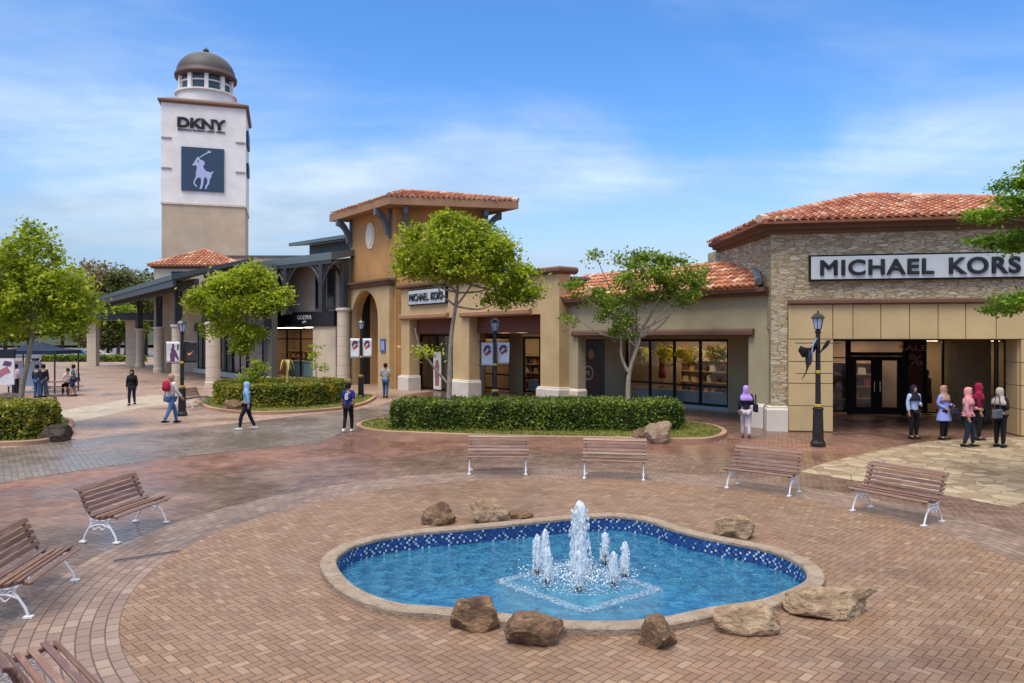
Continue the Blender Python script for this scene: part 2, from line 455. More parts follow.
def m_wood():
    m, nt, out = newmat('weathered_slat_wood')
    co = objco(nt, (1.2, 14, 14))
    n = noise_tex(nt, co, 2.2, 6, 0.65)
    g = nt.nodes.new('ShaderNodeNewGeometry').outputs['Random Per Island']
    c = ramp(nt, g, [(0, (0.12, 0.058, 0.045)), (0.5, (0.155, 0.08, 0.062)), (0.8, (0.22, 0.105, 0.055)), (1, (0.18, 0.11, 0.095))])
    c = mix(nt, maprange(nt, n, 0.45, 0.72, 0, 0.6), c, (0.36, 0.27, 0.22))
    c = mix(nt, maprange(nt, noise_tex(nt, co, 6, 4), 0.55, 0.8, 0, 0.5), c, (0.08, 0.04, 0.03))
    finish(nt, out, c, 0.42, 0, n, 0.35, 0.004)
    return m
def m_column():
    m, nt, out = newmat('banded_column_stone'); co = objco(nt)
    z = nd(nt, 'SeparateXYZ', {0: co}).node.outputs[2]
    f = mt(nt, 'FLOORED_MODULO', z, 0.62)
    c = mix(nt, noise_tex(nt, co, 2.2, 5), (0.50, 0.41, 0.30), (0.64, 0.54, 0.42))
    c = mix(nt, maprange(nt, f, 0.0, 0.03, 1, 0), c, (0.2, 0.16, 0.12))
    finish(nt, out, c, 0.8, 0, noise_tex(nt, co, 40, 3), 0.3, 0.006)
    return m
def m_grass():
    m, nt, out = newmat('lawn_soil'); co = objco(nt)
    c = mix(nt, maprange(nt, noise_tex(nt, co, 1.6, 6, 0.7), 0.35, 0.65), (0.085, 0.115, 0.02), (0.22, 0.20, 0.045))
    c = mix(nt, maprange(nt, noise_tex(nt, co, 14, 4), 0.5, 0.7, 0, 0.6), c, (0.14, 0.10, 0.05))
    finish(nt, out, c, 0.9, 0, noise_tex(nt, co, 50, 4), 0.8, 0.03)
    return m
def m_metalroof(name, col):
    m, nt, out = newmat(name); co = objco(nt)
    c = mix(nt, noise_tex(nt, co, 1.2, 5), tuple(x * .8 for x in col), tuple(x * 1.15 for x in col))
    finish(nt, out, c, 0.4, 0.25, noise_tex(nt, co, 20, 2), 0.1, 0.004)
    return m
def m_dome():
    m, nt, out = newmat('copper_dome'); co = objco(nt)
    z = nd(nt, 'SeparateXYZ', {0: co}).node.outputs[2]
    n = noise_tex(nt, co, 1.6, 5, 0.65)
    t = mt(nt, 'ADD', maprange(nt, z, 31.0, 34.0), mt(nt, 'MULTIPLY', mt(nt, 'SUBTRACT', n, 0.5), 0.7))
    c = ramp(nt, t, [(0.0, (0.085, 0.05, 0.04)), (0.3, (0.062, 0.052, 0.05)), (0.65, (0.06, 0.06, 0.065)), (1, (0.085, 0.095, 0.105))])
    finish(nt, out, c, 0.6, 0.0, n, 0.2, 0.02)
    return m

M = dict(disc=m_disc(), band=m_band(), plaza=m_plaza(), road=m_road(), pave=m_pave(), cream=m_cream(), flag=m_flag(),
         stone=m_stonewall(), tile=m_tile(), water=m_water(), mosaic=m_mosaic(), poolfloor=m_poolfloor(), jet=m_foam('jet_water', 0.38), foam=m_foam('surface_foam', 0.50), rimfoam=m_foam('rim_foam', 0.40, 0.42),
         wood=m_wood(), column=m_column(), grass=m_grass(), dome=m_dome(),
         glass=m_glass('shop_glass'), lampglass=plain('lantern_glass', (0.42, 0.52, 0.72), 0.15),
         orange=stucco('ochre_stucco', (0.50, 0.27, 0.105)), tan=stucco('tan_stucco', (0.54, 0.385, 0.20)), taupe=stucco('taupe_stucco', (0.41, 0.345, 0.22)),
         creamwall=stucco('cream_stucco', (0.62, 0.52, 0.38)), white=stucco('white_stucco', (0.82, 0.80, 0.78), 0.1), towertan=stucco('beige_stucco', (0.52, 0.42, 0.31), 0.12),
         plinth=stucco('plinth_stucco', (0.66, 0.60, 0.52), 0.15), cornice=stucco('brown_cornice', (0.155, 0.085, 0.055)), fascia=stucco('tan_fascia', (0.36, 0.20, 0.115)),
         maroon=stucco('maroon_board', (0.16, 0.06, 0.04)), panel=stucco('sand_cladding', (0.53, 0.395, 0.205), 0.14), greybeige=stucco('grey_beige_stucco', (0.34, 0.29, 0.23)),
         coping=m_rock('pool_coping_stone', (0.27, 0.20, 0.145), (0.37, 0.29, 0.22), (0.2, 0.145, 0.10)), kerb=stucco('kerb_concrete', (0.42, 0.25, 0.17), 0.3),
         dark=plain('black_frame', (0.010, 0.010, 0.011), 0.6, spec=.2), iron=plain('black_iron', (0.014, 0.013, 0.013), 0.32), gold=plain('gold_ring', (0.62, 0.42, 0.08), 0.35, 0.5),
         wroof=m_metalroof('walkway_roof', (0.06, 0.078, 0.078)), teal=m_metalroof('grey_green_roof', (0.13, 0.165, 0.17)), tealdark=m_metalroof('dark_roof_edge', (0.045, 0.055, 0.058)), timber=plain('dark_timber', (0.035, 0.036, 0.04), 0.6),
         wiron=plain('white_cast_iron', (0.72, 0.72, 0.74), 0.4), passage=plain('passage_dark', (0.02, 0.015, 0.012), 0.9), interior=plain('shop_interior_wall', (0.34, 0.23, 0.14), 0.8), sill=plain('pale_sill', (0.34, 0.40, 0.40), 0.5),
         signwhite=plain('sign_face', (0.50, 0.545, 0.57), 0.4, var=0.06), navy=plain('navy_panel', (0.022, 0.055, 0.105), 0.5), lilac=plain('pale_blue_emblem', (0.42, 0.48, 0.74), 0.5),
         black=plain('black_letter', (0.01, 0.01, 0.012), 0.4), blackband=plain('black_fascia', (0.012, 0.013, 0.017), 0.45), offwhite=plain('off_white', (0.72, 0.70, 0.66), 0.6),
         bark=m_bark('pale_bark', (0.22, 0.17, 0.12), (0.42, 0.36, 0.28)), bark2=m_bark('brown_bark', (0.10, 0.07, 0.05), (0.2, 0.15, 0.11)),
         rockA=m_rock('brown_rock', (0.10, 0.055, 0.03), (0.26, 0.15, 0.08), (0.40, 0.29, 0.18)), rockB=m_rock('pale_rock', (0.24, 0.15, 0.085), (0.44, 0.33, 0.21), (0.14, 0.08, 0.045)),
         rockD=m_rock('tan_boulder', (0.20, 0.13, 0.08), (0.34, 0.25, 0.17), (0.13, 0.08, 0.05)), rockC=m_rock('dark_boulder', (0.04, 0.028, 0.02), (0.09, 0.06, 0.045), (0.15, 0.11, 0.08)),
         leafA=m_leaf('fresh_leaf', (0.085, 0.13, 0.008), (0.27, 0.35, 0.02), (0.56, 0.58, 0.06), 0.45), leafB=m_leaf('deep_leaf', (0.055, 0.105, 0.012), (0.155, 0.24, 0.022), (0.34, 0.43, 0.05), 0.4),
         leafC=m_leaf('conifer_leaf', (0.045, 0.10, 0.008), (0.13, 0.25, 0.014), (0.28, 0.42, 0.03), 0.4), leafD=m_leaf('far_leaf', (0.05, 0.075, 0.025), (0.11, 0.135, 0.04), (0.2, 0.21, 0.07), 0.2),
         leafE=m_leaf('brown_far_leaf', (0.08, 0.07, 0.03), (0.18, 0.15, 0.06), (0.34, 0.25, 0.14), 0.2), leafH=m_leaf('hedge_leaf', (0.03, 0.058, 0.008), (0.095, 0.145, 0.016), (0.24, 0.28, 0.03), 0.2),
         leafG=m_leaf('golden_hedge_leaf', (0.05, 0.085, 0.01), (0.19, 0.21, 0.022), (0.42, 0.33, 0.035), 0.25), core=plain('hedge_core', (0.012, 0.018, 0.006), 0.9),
         yellow=m_leaf('yellow_blossom', (0.5, 0.42, 0.03), (0.75, 0.66, 0.07), (0.85, 0.78, 0.2), 0.3), blade=m_leaf('grass_blade', (0.07, 0.11, 0.015), (0.17, 0.20, 0.03), (0.34, 0.32, 0.07), 0.3))

_m, _nt, _o = newmat('lit_ceiling_panel'); _nt.links.new(nd(_nt, 'Emission', {0: (1.0, .8, .56), 1: 5.5}), _o.inputs[0]); M['lit'] = _m
import numpy as np
RNG = np.random.default_rng(5)

def leaf_object(name, cen, size, mat, parent=None, up=0.35, aspect=0.55, world=False, out_from=None):
    """one mesh of many leaf-sized faces, one diamond per centre"""
    n = len(cen)
    nrm = RNG.normal(size=(n, 3)); nrm[:, 2] = np.abs(nrm[:, 2]) + up
    if out_from is not None: nrm += 0.8 * (cen - out_from) / (np.linalg.norm(cen - out_from, axis=1, keepdims=True) + 1e-6)
    nrm /= np.linalg.norm(nrm, axis=1, keepdims=True)
    t = RNG.normal(size=(n, 3)); t -= nrm * (t * nrm).sum(1, keepdims=True); t /= np.linalg.norm(t, axis=1, keepdims=True)
    b = np.cross(nrm, t)
    sz = (size * RNG.uniform(0.65, 1.3, n))[:, None]
    v = np.stack([cen - t * sz, cen + b * sz * aspect - nrm * sz * 0.12, cen + t * sz, cen - b * sz * aspect - nrm * sz * 0.12], 1).reshape(-1, 3)
    me = bpy.data.meshes.new(name)
    me.vertices.add(4 * n); me.vertices.foreach_set('co', v.astype(np.float32).ravel())
    me.loops.add(4 * n); me.loops.foreach_set('vertex_index', np.arange(4 * n, dtype=np.int32))
    me.polygons.add(n); me.polygons.foreach_set('loop_start', np.arange(0, 4 * n, 4, dtype=np.int32))
    me.polygons.foreach_set('loop_total', np.full(n, 4, dtype=np.int32))
    me.update(calc_edges=True); me.validate()
    me.materials.append(mat)
    o = bpy.data.objects.new(name, me); COL.objects.link(o)
    if parent is not None:
        o.parent = parent
        if world: o.matrix_parent_inverse = inv_of(parent)
    return o

def clumps(lobes, n, per, cr, flat=0.7, shell=0.62):
    """leaf centres in clumps spread through ellipsoid lobes (cx,cy,cz,rx,ry,rz)"""
    L = np.array(lobes, float)
    w = L[:, 3] * L[:, 4] * L[:, 5]; w = w ** 0.75; w /= w.sum()
    pick = RNG.choice(len(L), n, p=w)
    d = RNG.normal(size=(n, 3)); d /= np.linalg.norm(d, axis=1, keepdims=True)
    r = shell + (1 - shell) * RNG.uniform(0, 1, n) ** 0.6
    c = L[pick, :3] + d * r[:, None] * L[pick, 3:]
    k = RNG.uniform(0.6, 1.3, n)
    off = RNG.normal(size=(n, per, 3)) * 0.5
    off[..., 2] *= flat
    return (c[:, None, :] + off * (cr * k)[:, None, None]).reshape(-1, 3), c

def tree(name, base, label, cat, trunk_pts, trunk_r, lobes, leafmat, n, per, cr, leaf, bark, group=None, limbs=True, flat=0.7, extra_limbs=()):
    """trunk points and lobes are relative to the base"""
    t = empty(name, base, 0, label, cat, group)
    mb = MB()
    tp = catmull([Vector(p) for p in trunk_pts], 5, False)
    k = len(tp)
    mb.tube(tp, [trunk_r * (1.25 if i == 0 else 1.0) * (1 - 0.55 * i / (k - 1)) for i in range(k)], 9)
    top = Vector(trunk_pts[-1])
    if limbs:
        for i, l in enumerate(lobes):
            e = Vector(l[:3]); s = tp[max(0, k - 2 - (i % 3) * 2)]
            m = s.lerp(e, 0.5) + Vector((random.uniform(-.15, .15), random.uniform(-.15, .15), -0.12 * (e - s).length))
            mb.tube(catmull([s, m, e], 4, False), [trunk_r * .42, trunk_r * .4, trunk_r * .36, trunk_r * .32, trunk_r * .28, trunk_r * .22, trunk_r * .18, trunk_r * .13, trunk_r * .08], 6)
    for path, r in extra_limbs:
        q = catmull(path, 4, False)
        mb.tube(q, [r * (1 - .7 * i / (len(q) - 1)) for i in range(len(q))], 6)
    mb.build('trunk', bark, t, smooth=True)
    pts, cc = clumps(lobes, n, per, cr, flat)
    leaf_object('crown', pts, leaf, leafmat, t)
    return t

def hedge(name, poly, z0, z1, label, mat, density=900, leaf=0.045, group=None, bulge=0.06):
    """clipped hedge: a leafy skin over a dark core"""
    P = [Vector((p[0], p[1])) for p in poly]
    c = sum(P, Vector((0, 0))) / len(P)
    t = empty(name, (c.x, c.y, 0), 0, label, 'hedge', group)
    inn = [(c.x + (p.x - c.x) * (1 - 0.09 / max(.3, (p - c).length)), c.y + (p.y - c.y) * (1 - 0.09 / max(.3, (p - c).length))) for p in P]
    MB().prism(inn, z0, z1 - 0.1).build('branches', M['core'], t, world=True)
    pts = []
    per = 0; n = len(P)
    for i in range(n):
        a, b = P[i - 1], P[i]; L = (b - a).length
        d = (b - a) / L; nr = Vector((d.y, -d.x))
        if nr.dot(a - c) < 0: nr = -nr
        for _ in range(int(L * (z1 - z0) * density)):
            u = random.random() * L; z = z0 + (z1 - z0) * random.random()
            w = noise.noise(Vector((a.x + d.x * u, a.y + d.y * u, z)) * 2.2) * bulge + random.gauss(0, 0.035)
            edge = max(0, (z - z0) / (z1 - z0) - 0.8) * 0.5
            q = a + d * u + nr * (w - edge * .5)
            pts.append((q.x, q.y, z))
    xs = [p.x for p in P]; ys = [p.y for p in P]
    area = (max(xs) - min(xs)) * (max(ys) - min(ys))
    for _ in range(int(area * density)):
        q = (random.uniform(min(xs), max(xs)), random.uniform(min(ys), max(ys)))
        if inside(q, poly):
            pts.append((q[0], q[1], z1 + noise.noise(Vector((q[0], q[1], 0)) * 1.7) * bulge * 1.3 + random.gauss(0, 0.04)))
    leaf_object('foliage', np.array(pts), leaf, mat, t, up=0.1, world=True)
    return t

# ------------------------------------------------------------------ ground and pool
def poolpts():
    px = [(320, 560.6), (325.5, 576), (346, 594), (387.6, 608.7), (439, 613.5), (506.7, 621), (558, 627), (620.5, 628.5), (672, 624), (724, 613), (775.8, 604.6), (817, 588), (825, 576), (814.6, 563), (786, 550),
          (755, 542.5), (713.7, 534.7), (682.6, 527), (662, 520), (641, 515.3), (610, 512.6), (569, 514.8), (527, 519), (465, 525), (413.5, 529.5), (377, 534.7), (346, 542.5), (330.7, 550)]
    return [G(x, y, 0.08).to_2d() for x, y in px]
PO = catmull([p.to_3d() for p in poolpts()], 5)
PO = [Vector((p.x, p.y)) for p in PO]
def area2(P): return sum(P[i - 1].x * P[i].y - P[i].x * P[i - 1].y for i in range(len(P)))
if area2(PO) < 0: PO.reverse()                     # counter-clockwise: right of travel is outside
NP = len(PO)
def offset(P, d):
    out = []
    n = len(P)
    for i in range(n):
        t = (P[(i + 1) % n] - P[i - 1]).normalized()
        out.append(P[i] + Vector((t.y, -t.x)) * d)
    return out
PI_ = offset(PO, -0.24)                            # inner edge of the coping
PC = Vector((0.95, 10.1))
def ring_sheet(name, mat, rings, z, loc):
    """strips between successive closed loops of the same length"""
    mb = MB(); n = len(rings[0])
    vs = [(p.x - loc[0], p.y - loc[1], 0) for r in rings for p in r]
    fs = []
    for k in range(len(rings) - 1):
        for i in range(n):
            j = (i + 1) % n
            fs.append((k * n + i, (k + 1) * n + i, (k + 1) * n + j, k * n + j))
    mb.add(vs, fs)
    return tag(mb.build(name, mat, loc=(loc[0], loc[1], z), recalc=False), kind='structure')
def circ(r, cx=CX, cy=CY):
    a0 = [math.atan2(p.y - PC.y, p.x - PC.x) for p in PO]
    return [Vector((cx + r * math.cos(a), cy + r * math.sin(a))) for a in a0]
mid = offset(PO, -0.1)
ring_sheet('plaza_ground', M['plaza'], [mid, circ(CR - .4), circ(9), circ(16), circ(40), circ(120), circ(700)], 0.0, (CX, CY))
ring_sheet('paving_circle', M['disc'], [mid, circ(CR - .9), circ(CR)], 0.004, (CX, CY))
def full(r, n=160, a0=0, a1=360): return [Vector((CX + r * math.cos(R(a0 + (a1 - a0) * i / n)), CY + r * math.sin(R(a0 + (a1 - a0) * i / n)))) for i in range(n)]
ring_sheet('paving_ring', M['band'], [full(CR), full(CR + 0.52), full(CR + 1.04)], 0.004, (CX, CY))
def flat(name, pts, mat, z):
    c = sum((Vector((p[0], p[1])) for p in pts), Vector((0, 0))) / len(pts)
    mb = MB(); mb.add([(p[0] - c.x, p[1] - c.y, 0) for p in pts], [tuple(range(len(pts)))])
    o = mb.build(name, mat, loc=(c.x, c.y, z), recalc=False)
    if o.data.polygons[0].normal.z < 0:
        o.data.flip_normals()
    return tag(o, kind='structure')
edge_up = [(-40, 10), (-24, 16.2), (-13.96, 20.45), (-12.9, 21.9), (-11.7, 24), (-9.6, 26.5), (-8.2, 29), (-6.9, 30.6), (-5.9, 33.5), (-5.6, 37)]
arc = [(CX + 12.7 * math.cos(R(a)), CY + 12.7 * math.sin(R(a))) for a in range(121, 190, 4)]
flat('road', edge_up + [(-4.6, 37), (-4.7, 31), (-5.3, 27.5)] + arc + [(-40, 6)], M['road'], 0.004)
flat('pavement', edge_up[:] + [(-5.6, 40), (-2.5, 46), (-8, 60), (-30, 110), (-90, 130), (-90, 20)], M['pave'], 0.004)
flat('light_paving_strip', [G(30, 421), G(66, 424), G(146, 407), G(200, 402), G(206, 397), G(150, 395), G(60, 411), G(20, 414)], M['cream'], 0.008)
flat('stone_paving', catmull([G(801, 472).to_3d(), G(822, 464), G(850, 457), G(892, 447.5), G(940, 440.5), G(1000, 437)], 5, False) + [Vector((17.5, 22.3, 0)), Vector((17.5, 14, 0)), G(1024, 503), G(1008, 507), G(940, 494.5), G(860, 481.5)], M['flag'], 0.004)

pool = empty('swimming_pool_basin', (PC.x, PC.y, 0), 0, 'kidney shaped blue tiled fountain pool with stone coping in the brick plaza', 'pool')
pool.name = 'fountain_pool'
MB().sweep(PO, [(0, -.05), (0.0, 0.07), (-.015, 0.085), (-.195, 0.085), (-.21, 0.07), (-.21, .035)], closed=True).build('coping', M['coping'], pool, world=True, smooth=False)
# mosaic wall with arc-length UV
me = bpy.data.meshes.new('mosaic_wall'); q = offset(PO, -0.206); n = len(q)
vs = []; L = [0]
for i in range(n + 1):
    p = q[i % n]
    if i: L.append(L[-1] + (p - q[i - 1]).length)
    vs += [(p.x, p.y, 0.05), (p.x, p.y, -0.8)]
fs = [(2 * i, 2 * i + 1, 2 * i + 3, 2 * i + 2) for i in range(n)]
me.from_pydata(vs, [], fs); uvl = me.uv_layers.new(name='UVMap')
for p in me.polygons:
    for li in p.loop_indices:
        vi = me.loops[li].vertex_index
        uvl.data[li].uv = (L[vi // 2], vs[vi][2])
me.materials.append(M['mosaic'])
o = bpy.data.objects.new('mosaic_wall', me); COL.objects.link(o); o.parent = pool; o.matrix_parent_inverse = inv_of(pool)
MB().add([(p.x, p.y, -0.8) for p in offset(PO, -0.2)], [tuple(range(NP))]).build('pool_floor', M['poolfloor'], pool, world=True, recalc=False)
WZ = -0.16
wl = offset(PO, -0.206)
wm = MB()
wm.add([(p.x, p.y, WZ) for p in wl], [tuple(range(NP))])
tag(wm.build('pool_water', M['water'], recalc=False), kind='structure')

# ------------------------------------------------------------------ fountain
FC = Vector((0.85, 9.6, 0))
ft = empty('fountain', (FC.x, FC.y, WZ), 0, 'bubbling fountain of white water jets on a square plinth inside the pool', 'fountain')
d = 1.03
sq = [Vector((-1.03, .165)), Vector((0, -.92)), Vector((1.02, -.135)), Vector((-.02, .94))]
MB().prism([(p.x, p.y) for p in sq], -.38, -0.012).build('plinth', plain('plinth_blue', (0.14, 0.42, 0.48), 0.4, var=.3), ft, bevel=0.01)
# water spilling over the plinth rim, froth between the jets and fine drops
rim = catmull([p.lerp(sq[(i + 1) % 4], t).to_3d() for i, p in enumerate(sq) for t in (0.03, .35, .65, .97)], 6)
rim = [Vector((p.x + .018 * noise.noise(p * 5), p.y + .018 * noise.noise(p * 5 + Vector((9, 0, 0))))) for p in rim]
MB().sweep(rim, [(.09, -.006), (.03, .010), (-.05, .012), (-.13, -.006)], closed=True).build('spill_rim', M['rimfoam'], ft, smooth=True)
JC = Vector((.05, .37))
mb = MB(); nr, na = 12, 40; vs = []
for j in range(nr + 1):
    for i in range(na):
        a = 6.283 * i / na; r = .78 * j / nr * (1 + .18 * noise.noise(Vector((math.cos(a) * 1.5, math.sin(a) * 1.5, 2))))
        vs.append((JC.x + r * math.cos(a), JC.y * .8 + r * .95 * math.sin(a), .012 + .03 * (1 - j / nr) * (1 + noise.noise(Vector((r * 9 * math.cos(a), r * 9 * math.sin(a), 0))))))
mb.add(vs, [(j * na + i, j * na + (i + 1) % na, (j + 1) * na + (i + 1) % na, (j + 1) * na + i) for j in range(nr) for i in range(na)]).build('froth', M['foam'], ft, smooth=True, recalc=False)
fc = []
for _ in range(1400):
    a = random.uniform(0, 6.283); r = abs(random.gauss(0, 0.4))
    fc.append((JC.x + r * math.cos(a), JC.y + r * math.sin(a), 0.012 + abs(random.gauss(0, .03))))
fo = leaf_object('droplets', np.array(fc), 0.0095, plain('white_foam', (0.82, 0.88, 0.92), 0.3, var=.05), ft, up=1.0, aspect=0.8)
tag(fo, kind='stuff')
def jet(x, y, h, w, seed):
    """froth column: a lumpy core, drops thrown off it and falling strands"""
    rnd = random.Random(seed)
    mb = MB()
    prof = []
    k = 22
    vs = []; n = 14
    for i in range(k + 1):
        t = i / k
        r = w * (1.12 - 0.42 * t) * (1 if t < .82 else math.sqrt(max(0.0, 1 - ((t - .82) / .185) ** 2)))
        for j in range(n):
            a = 6.283 * j / n
            e = noise.noise(Vector((math.cos(a) * 1.6 + seed, math.sin(a) * 1.6, t * h * 7))) * 0.35 + noise.noise(Vector((math.cos(a) * 4, math.sin(a) * 4 + seed, t * h * 16))) * 0.2
            rr = max(.002, r * (1 + e))
            vs.append((x + rr * math.cos(a), y + rr * math.sin(a), 0.06 + t * (h - .06)))
    fs = [(i * n + j, i * n + (j + 1) % n, (i + 1) * n + (j + 1) % n, (i + 1) * n + j) for i in range(k) for j in range(n)]
    fs.append(tuple(range(k * n, (k + 1) * n)))
    mb.add(vs, fs)
    for _ in range(int(160 * h / .5)):
        t = rnd.random() ** 1.2 * .86; a = rnd.uniform(0, 6.283)
        r = w * rnd.uniform(0.7, 1.25) * (1.35 - .5 * t)
        s = rnd.uniform(.005, .013) * (1.5 if h > .7 else 1)
        c = Vector((x + r * math.cos(a), y + r * math.sin(a), .03 + t * h * .97))
        mb.add([c + Vector((s, 0, 0)), c + Vector((-.5 * s, .8 * s, 0)), c + Vector((-.5 * s, -.8 * s, 0)), c + Vector((0, 0, s * 2.6)), c - Vector((0, 0, s * 2.2))],
               [(0, 1, 3), (1, 2, 3), (2, 0, 3), (1, 0, 4), (2, 1, 4), (0, 2, 4)])
    return mb.build('water_jet', M['jet'], ft, smooth=True)
spots = [(JC.x, JC.y, 1.0, .105)]
for px, py, top in [(537, 573, 534), (547.6, 583, 546), (578.8, 590, 550), (613.6, 585, 551), (625, 577, 541), (605, 564, 532), (545, 564, 529)]:
    p = G(px, py, WZ); h = (py - top) * p.y / FPX
    spots.append((p.x - FC.x, p.y - FC.y, h, .053))
for i, (x, y, h, w) in enumerate(spots):
    jet(x, y, h, w, i * 3.7 + 1)
    MB().lathe([(.034, -.02), (.034, .05), (.022, .055), (.022, .10), (.03, .105), (.03, .125), (.012, .13)], 10, Matrix.Translation((x, y, 0))).build('nozzle', M['iron'], ft)

# ------------------------------------------------------------------ rocks
def rock(pos, sx, sy, sz, seed, mat, label, group=None, rz=0, spike=None, cuts=9):
    bm = bmesh.new(); bmesh.ops.create_icosphere(bm, subdivisions=5, radius=1)
    rnd = random.Random(seed)
    planes = []
    for _ in range(cuts):
        v = Vector((rnd.gauss(0, 1), rnd.gauss(0, 1), rnd.gauss(0.25, .8))).normalized()
        planes.append((v, rnd.uniform(.62, .9)))
    for v in bm.verts:
        p = v.co.copy()
        for nv, dd in planes:
            e = p.dot(nv) - dd
            if e > 0: p -= nv * e
        p *= 1 + .10 * noise.noise(p * 2.1 + Vector((seed, 0, 0))) + .06 * noise.noise(p * 5 + Vector((0, seed, 0))) + .035 * abs(noise.noise(p * 11)) + .018 * noise.noise(p * 24)
        if spike:
            k = max(0, p.dot(Vector(spike).normalized())) ** 6
            p += Vector(spike) * k
        v.co = (p.x * sx, p.y * sy, max(-.55, p.z) * sz)
    zb = min(v.co.z for v in bm.verts)
    for v in bm.verts: v.co.z -= zb + 0.015
    me = bpy.data.meshes.new('rock'); bm.to_mesh(me); bm.free()
    me.polygons.foreach_set('use_smooth', [True] * len(me.polygons))
    me.set_sharp_from_angle(angle=R(24)); me.materials.append(mat)
    o = bpy.data.objects.new('rock', me); COL.objects.link(o)
    o.location = pos; o.rotation_euler = (0, 0, rz)
    return tag(o, label, 'rock', group)
GR = 'rocks around the fountain pool'
rock(G(475, 627), .25, .2, .23, 3, M['rockA'], 'squarish brown rock by the front coping, leftmost of the near rocks', GR)
rock(G(535, 641), .29, .22, .22, 8, M['rockA'], 'broad brown rock standing next to the squarish one at the front coping', GR, .3)
rock(G(658, 644), .215, .19, .2, 12, M['rockA'], 'small rounded brown rock alone in front of the pool middle', GR, 1.0)
rock(G(743, 629), .36, .24, .2, 21, M['rockB'], 'pale layered rock leaning against the front right coping', GR, -.15, cuts=12)
rock(G(827, 613), .48, .27, .18, 33, M['rockB'], 'long flat pale rock at the right end of the pool', GR, -.1, spike=(.35, 0, .25))
rock(G(734, 538), .33, .24, .24, 41, M['rockB'], 'brown topped rock behind the right back coping of the pool', GR, -.2)
rock(G(439, 523), .29, .23, .2, 52, M['rockA'], 'pointed brown rock behind the pool, far left of the back rocks', GR, .4, spike=(.1, 0, .25))
rock(G(489, 521), .36, .26, .25, 63, M['rockB'], 'jagged pale rock with a sharp upright tip behind the pool', GR, 0, spike=(-.95, 0, 1.0))
rock(G(518, 517.5), .25, .13, .1, 71, M['rockA'], 'thin flat dark slab beside the jagged rock behind the pool', GR, .05, cuts=4)
rock(G(657, 443), .38, .3, .42, 84, M['rockD'], 'large pale boulder at the right end of the long hedge', 'boulders by the hedges', .3, spike=(.3, 0, .4))
rock(G(641, 441), .28, .22, .26, 95, M['rockA'], 'smaller boulder leaning beside the large pale one at the hedge', 'boulders by the hedges')
rock(G(56, 441), .46, .36, .38, 103, M['rockC'], 'dark brown boulder beside the golden hedge at the road edge', 'boulders by the hedges', .2)
rock(G(233, 411), .4, .35, .34, 113, M['rockA'], 'reddish boulder at the left tip of the hedge by the chocolate shop', 'boulders by the hedges')
rock(G(10, 408), .8, .5, .42, 123, M['rockC'], 'dark boulder under the tree near the poster stand', 'boulders by the hedges')

# ------------------------------------------------------------------ planting islands
def island(name, pts, label, hz=0.07):
    P = catmull([Vector((p[0], p[1], 0)) for p in pts], 6)
    P = [Vector((p.x, p.y)) for p in P]
    if area2(P) < 0: P.reverse()
    c = sum(P, Vector((0, 0))) / len(P)
    t = empty('planting_bed', (c.x, c.y, 0), 0, label, 'planting bed', 'planting beds')
    MB().sweep(P, [(0, -.02), (0, .11), (-.03, .125), (-.15, .125), (-.16, .02)], closed=True).build('kerb', M['kerb'], t, world=True)
    inn = offset(P, -.15)
    MB().add([(p.x, p.y, hz) for p in inn], [tuple(range(len(inn)))]).build('lawn', M['grass'], t, world=True, recalc=False)
    return [(p.x, p.y) for p in inn], t
def grass_on(P, avoid, n, z):
    xs = [p[0] for p in P]; ys = [p[1] for p in P]; out = []
    while len(out) < n:
        q = (random.uniform(min(xs), max(xs)), random.uniform(min(ys), max(ys)))
        if inside(q, P) and not inside(q, avoid): out.append((q[0], q[1], z + random.uniform(.0, .06)))
    return out
i1, _ = island('bed', [(-5.2, 25), (-4.28, 23.5), (-2.5, 22.8), (.24, 22.1), (2.56, 21.84), (5.1, 21.5), (6.1, 22.1), (6.75, 23.6), (6.65, 25.3), (5.6, 26.6), (3.5, 27.6), (0, 28.2), (-3.5, 28), (-5.0, 26.7)], 'long kerbed bed of grass and hedge in front of the tan shopfronts')
h1 = [(-3.9, 24.1), (-3.2, 23.9), (0, 23.7), (4.9, 23.6), (5.45, 23.9), (5.5, 25.2), (4.6, 25.9), (0, 26.2), (-3.4, 26.1), (-3.95, 25.5)]
hedge('hedge', h1, .07, .9, 'long clipped green hedge in the bed behind the far benches', M['leafH'], 950, .05, 'clipped hedges')
i2, _ = island('bed', [(-14, 33.6), (-12.3, 30.9), (-9.8, 29.3), (-7.8, 30.4), (-6.8, 32.1), (-6.6, 35.2), (-7.2, 38.5), (-10, 39.5), (-14, 38.5), (-15, 35.8)], 'kerbed bed in front of the chocolate shop')
h2 = [(-13.0, 33.0), (-12.0, 31.9), (-10.3, 31.4), (-8.8, 31.8), (-8.0, 33.2), (-7.9, 36), (-8.8, 37.6), (-11.4, 38), (-13.6, 37), (-13.8, 34.8)]
hedge('hedge', h2, .07, .95, 'rounded green and golden hedge before the chocolate shop', M['leafG'], 600, .06, 'clipped hedges')
i3, _ = island('bed', [(-14.2, 20.75), (-13.3, 21.3), (-13.4, 22.7), (-14.3, 24.4), (-16.6, 27.6), (-21, 28), (-23, 23), (-19, 20.3), (-16.5, 20.3)], 'kerbed bed with golden hedge and tree beside the wet road')
h3 = [(-13.9, 21.7), (-13.75, 22.8), (-14.6, 24), (-18, 24.6), (-19.5, 23), (-18.5, 21.3), (-15.5, 21.2)]
hedge('hedge', h3, .07, .98, 'golden tipped hedge under the left tree by the road', M['leafG'], 800, .055, 'clipped hedges')
gp = grass_on(i1, h1, 9000, .08) + grass_on(i2, h2, 4500, .08) + grass_on(i3, h3, 4500, .08)
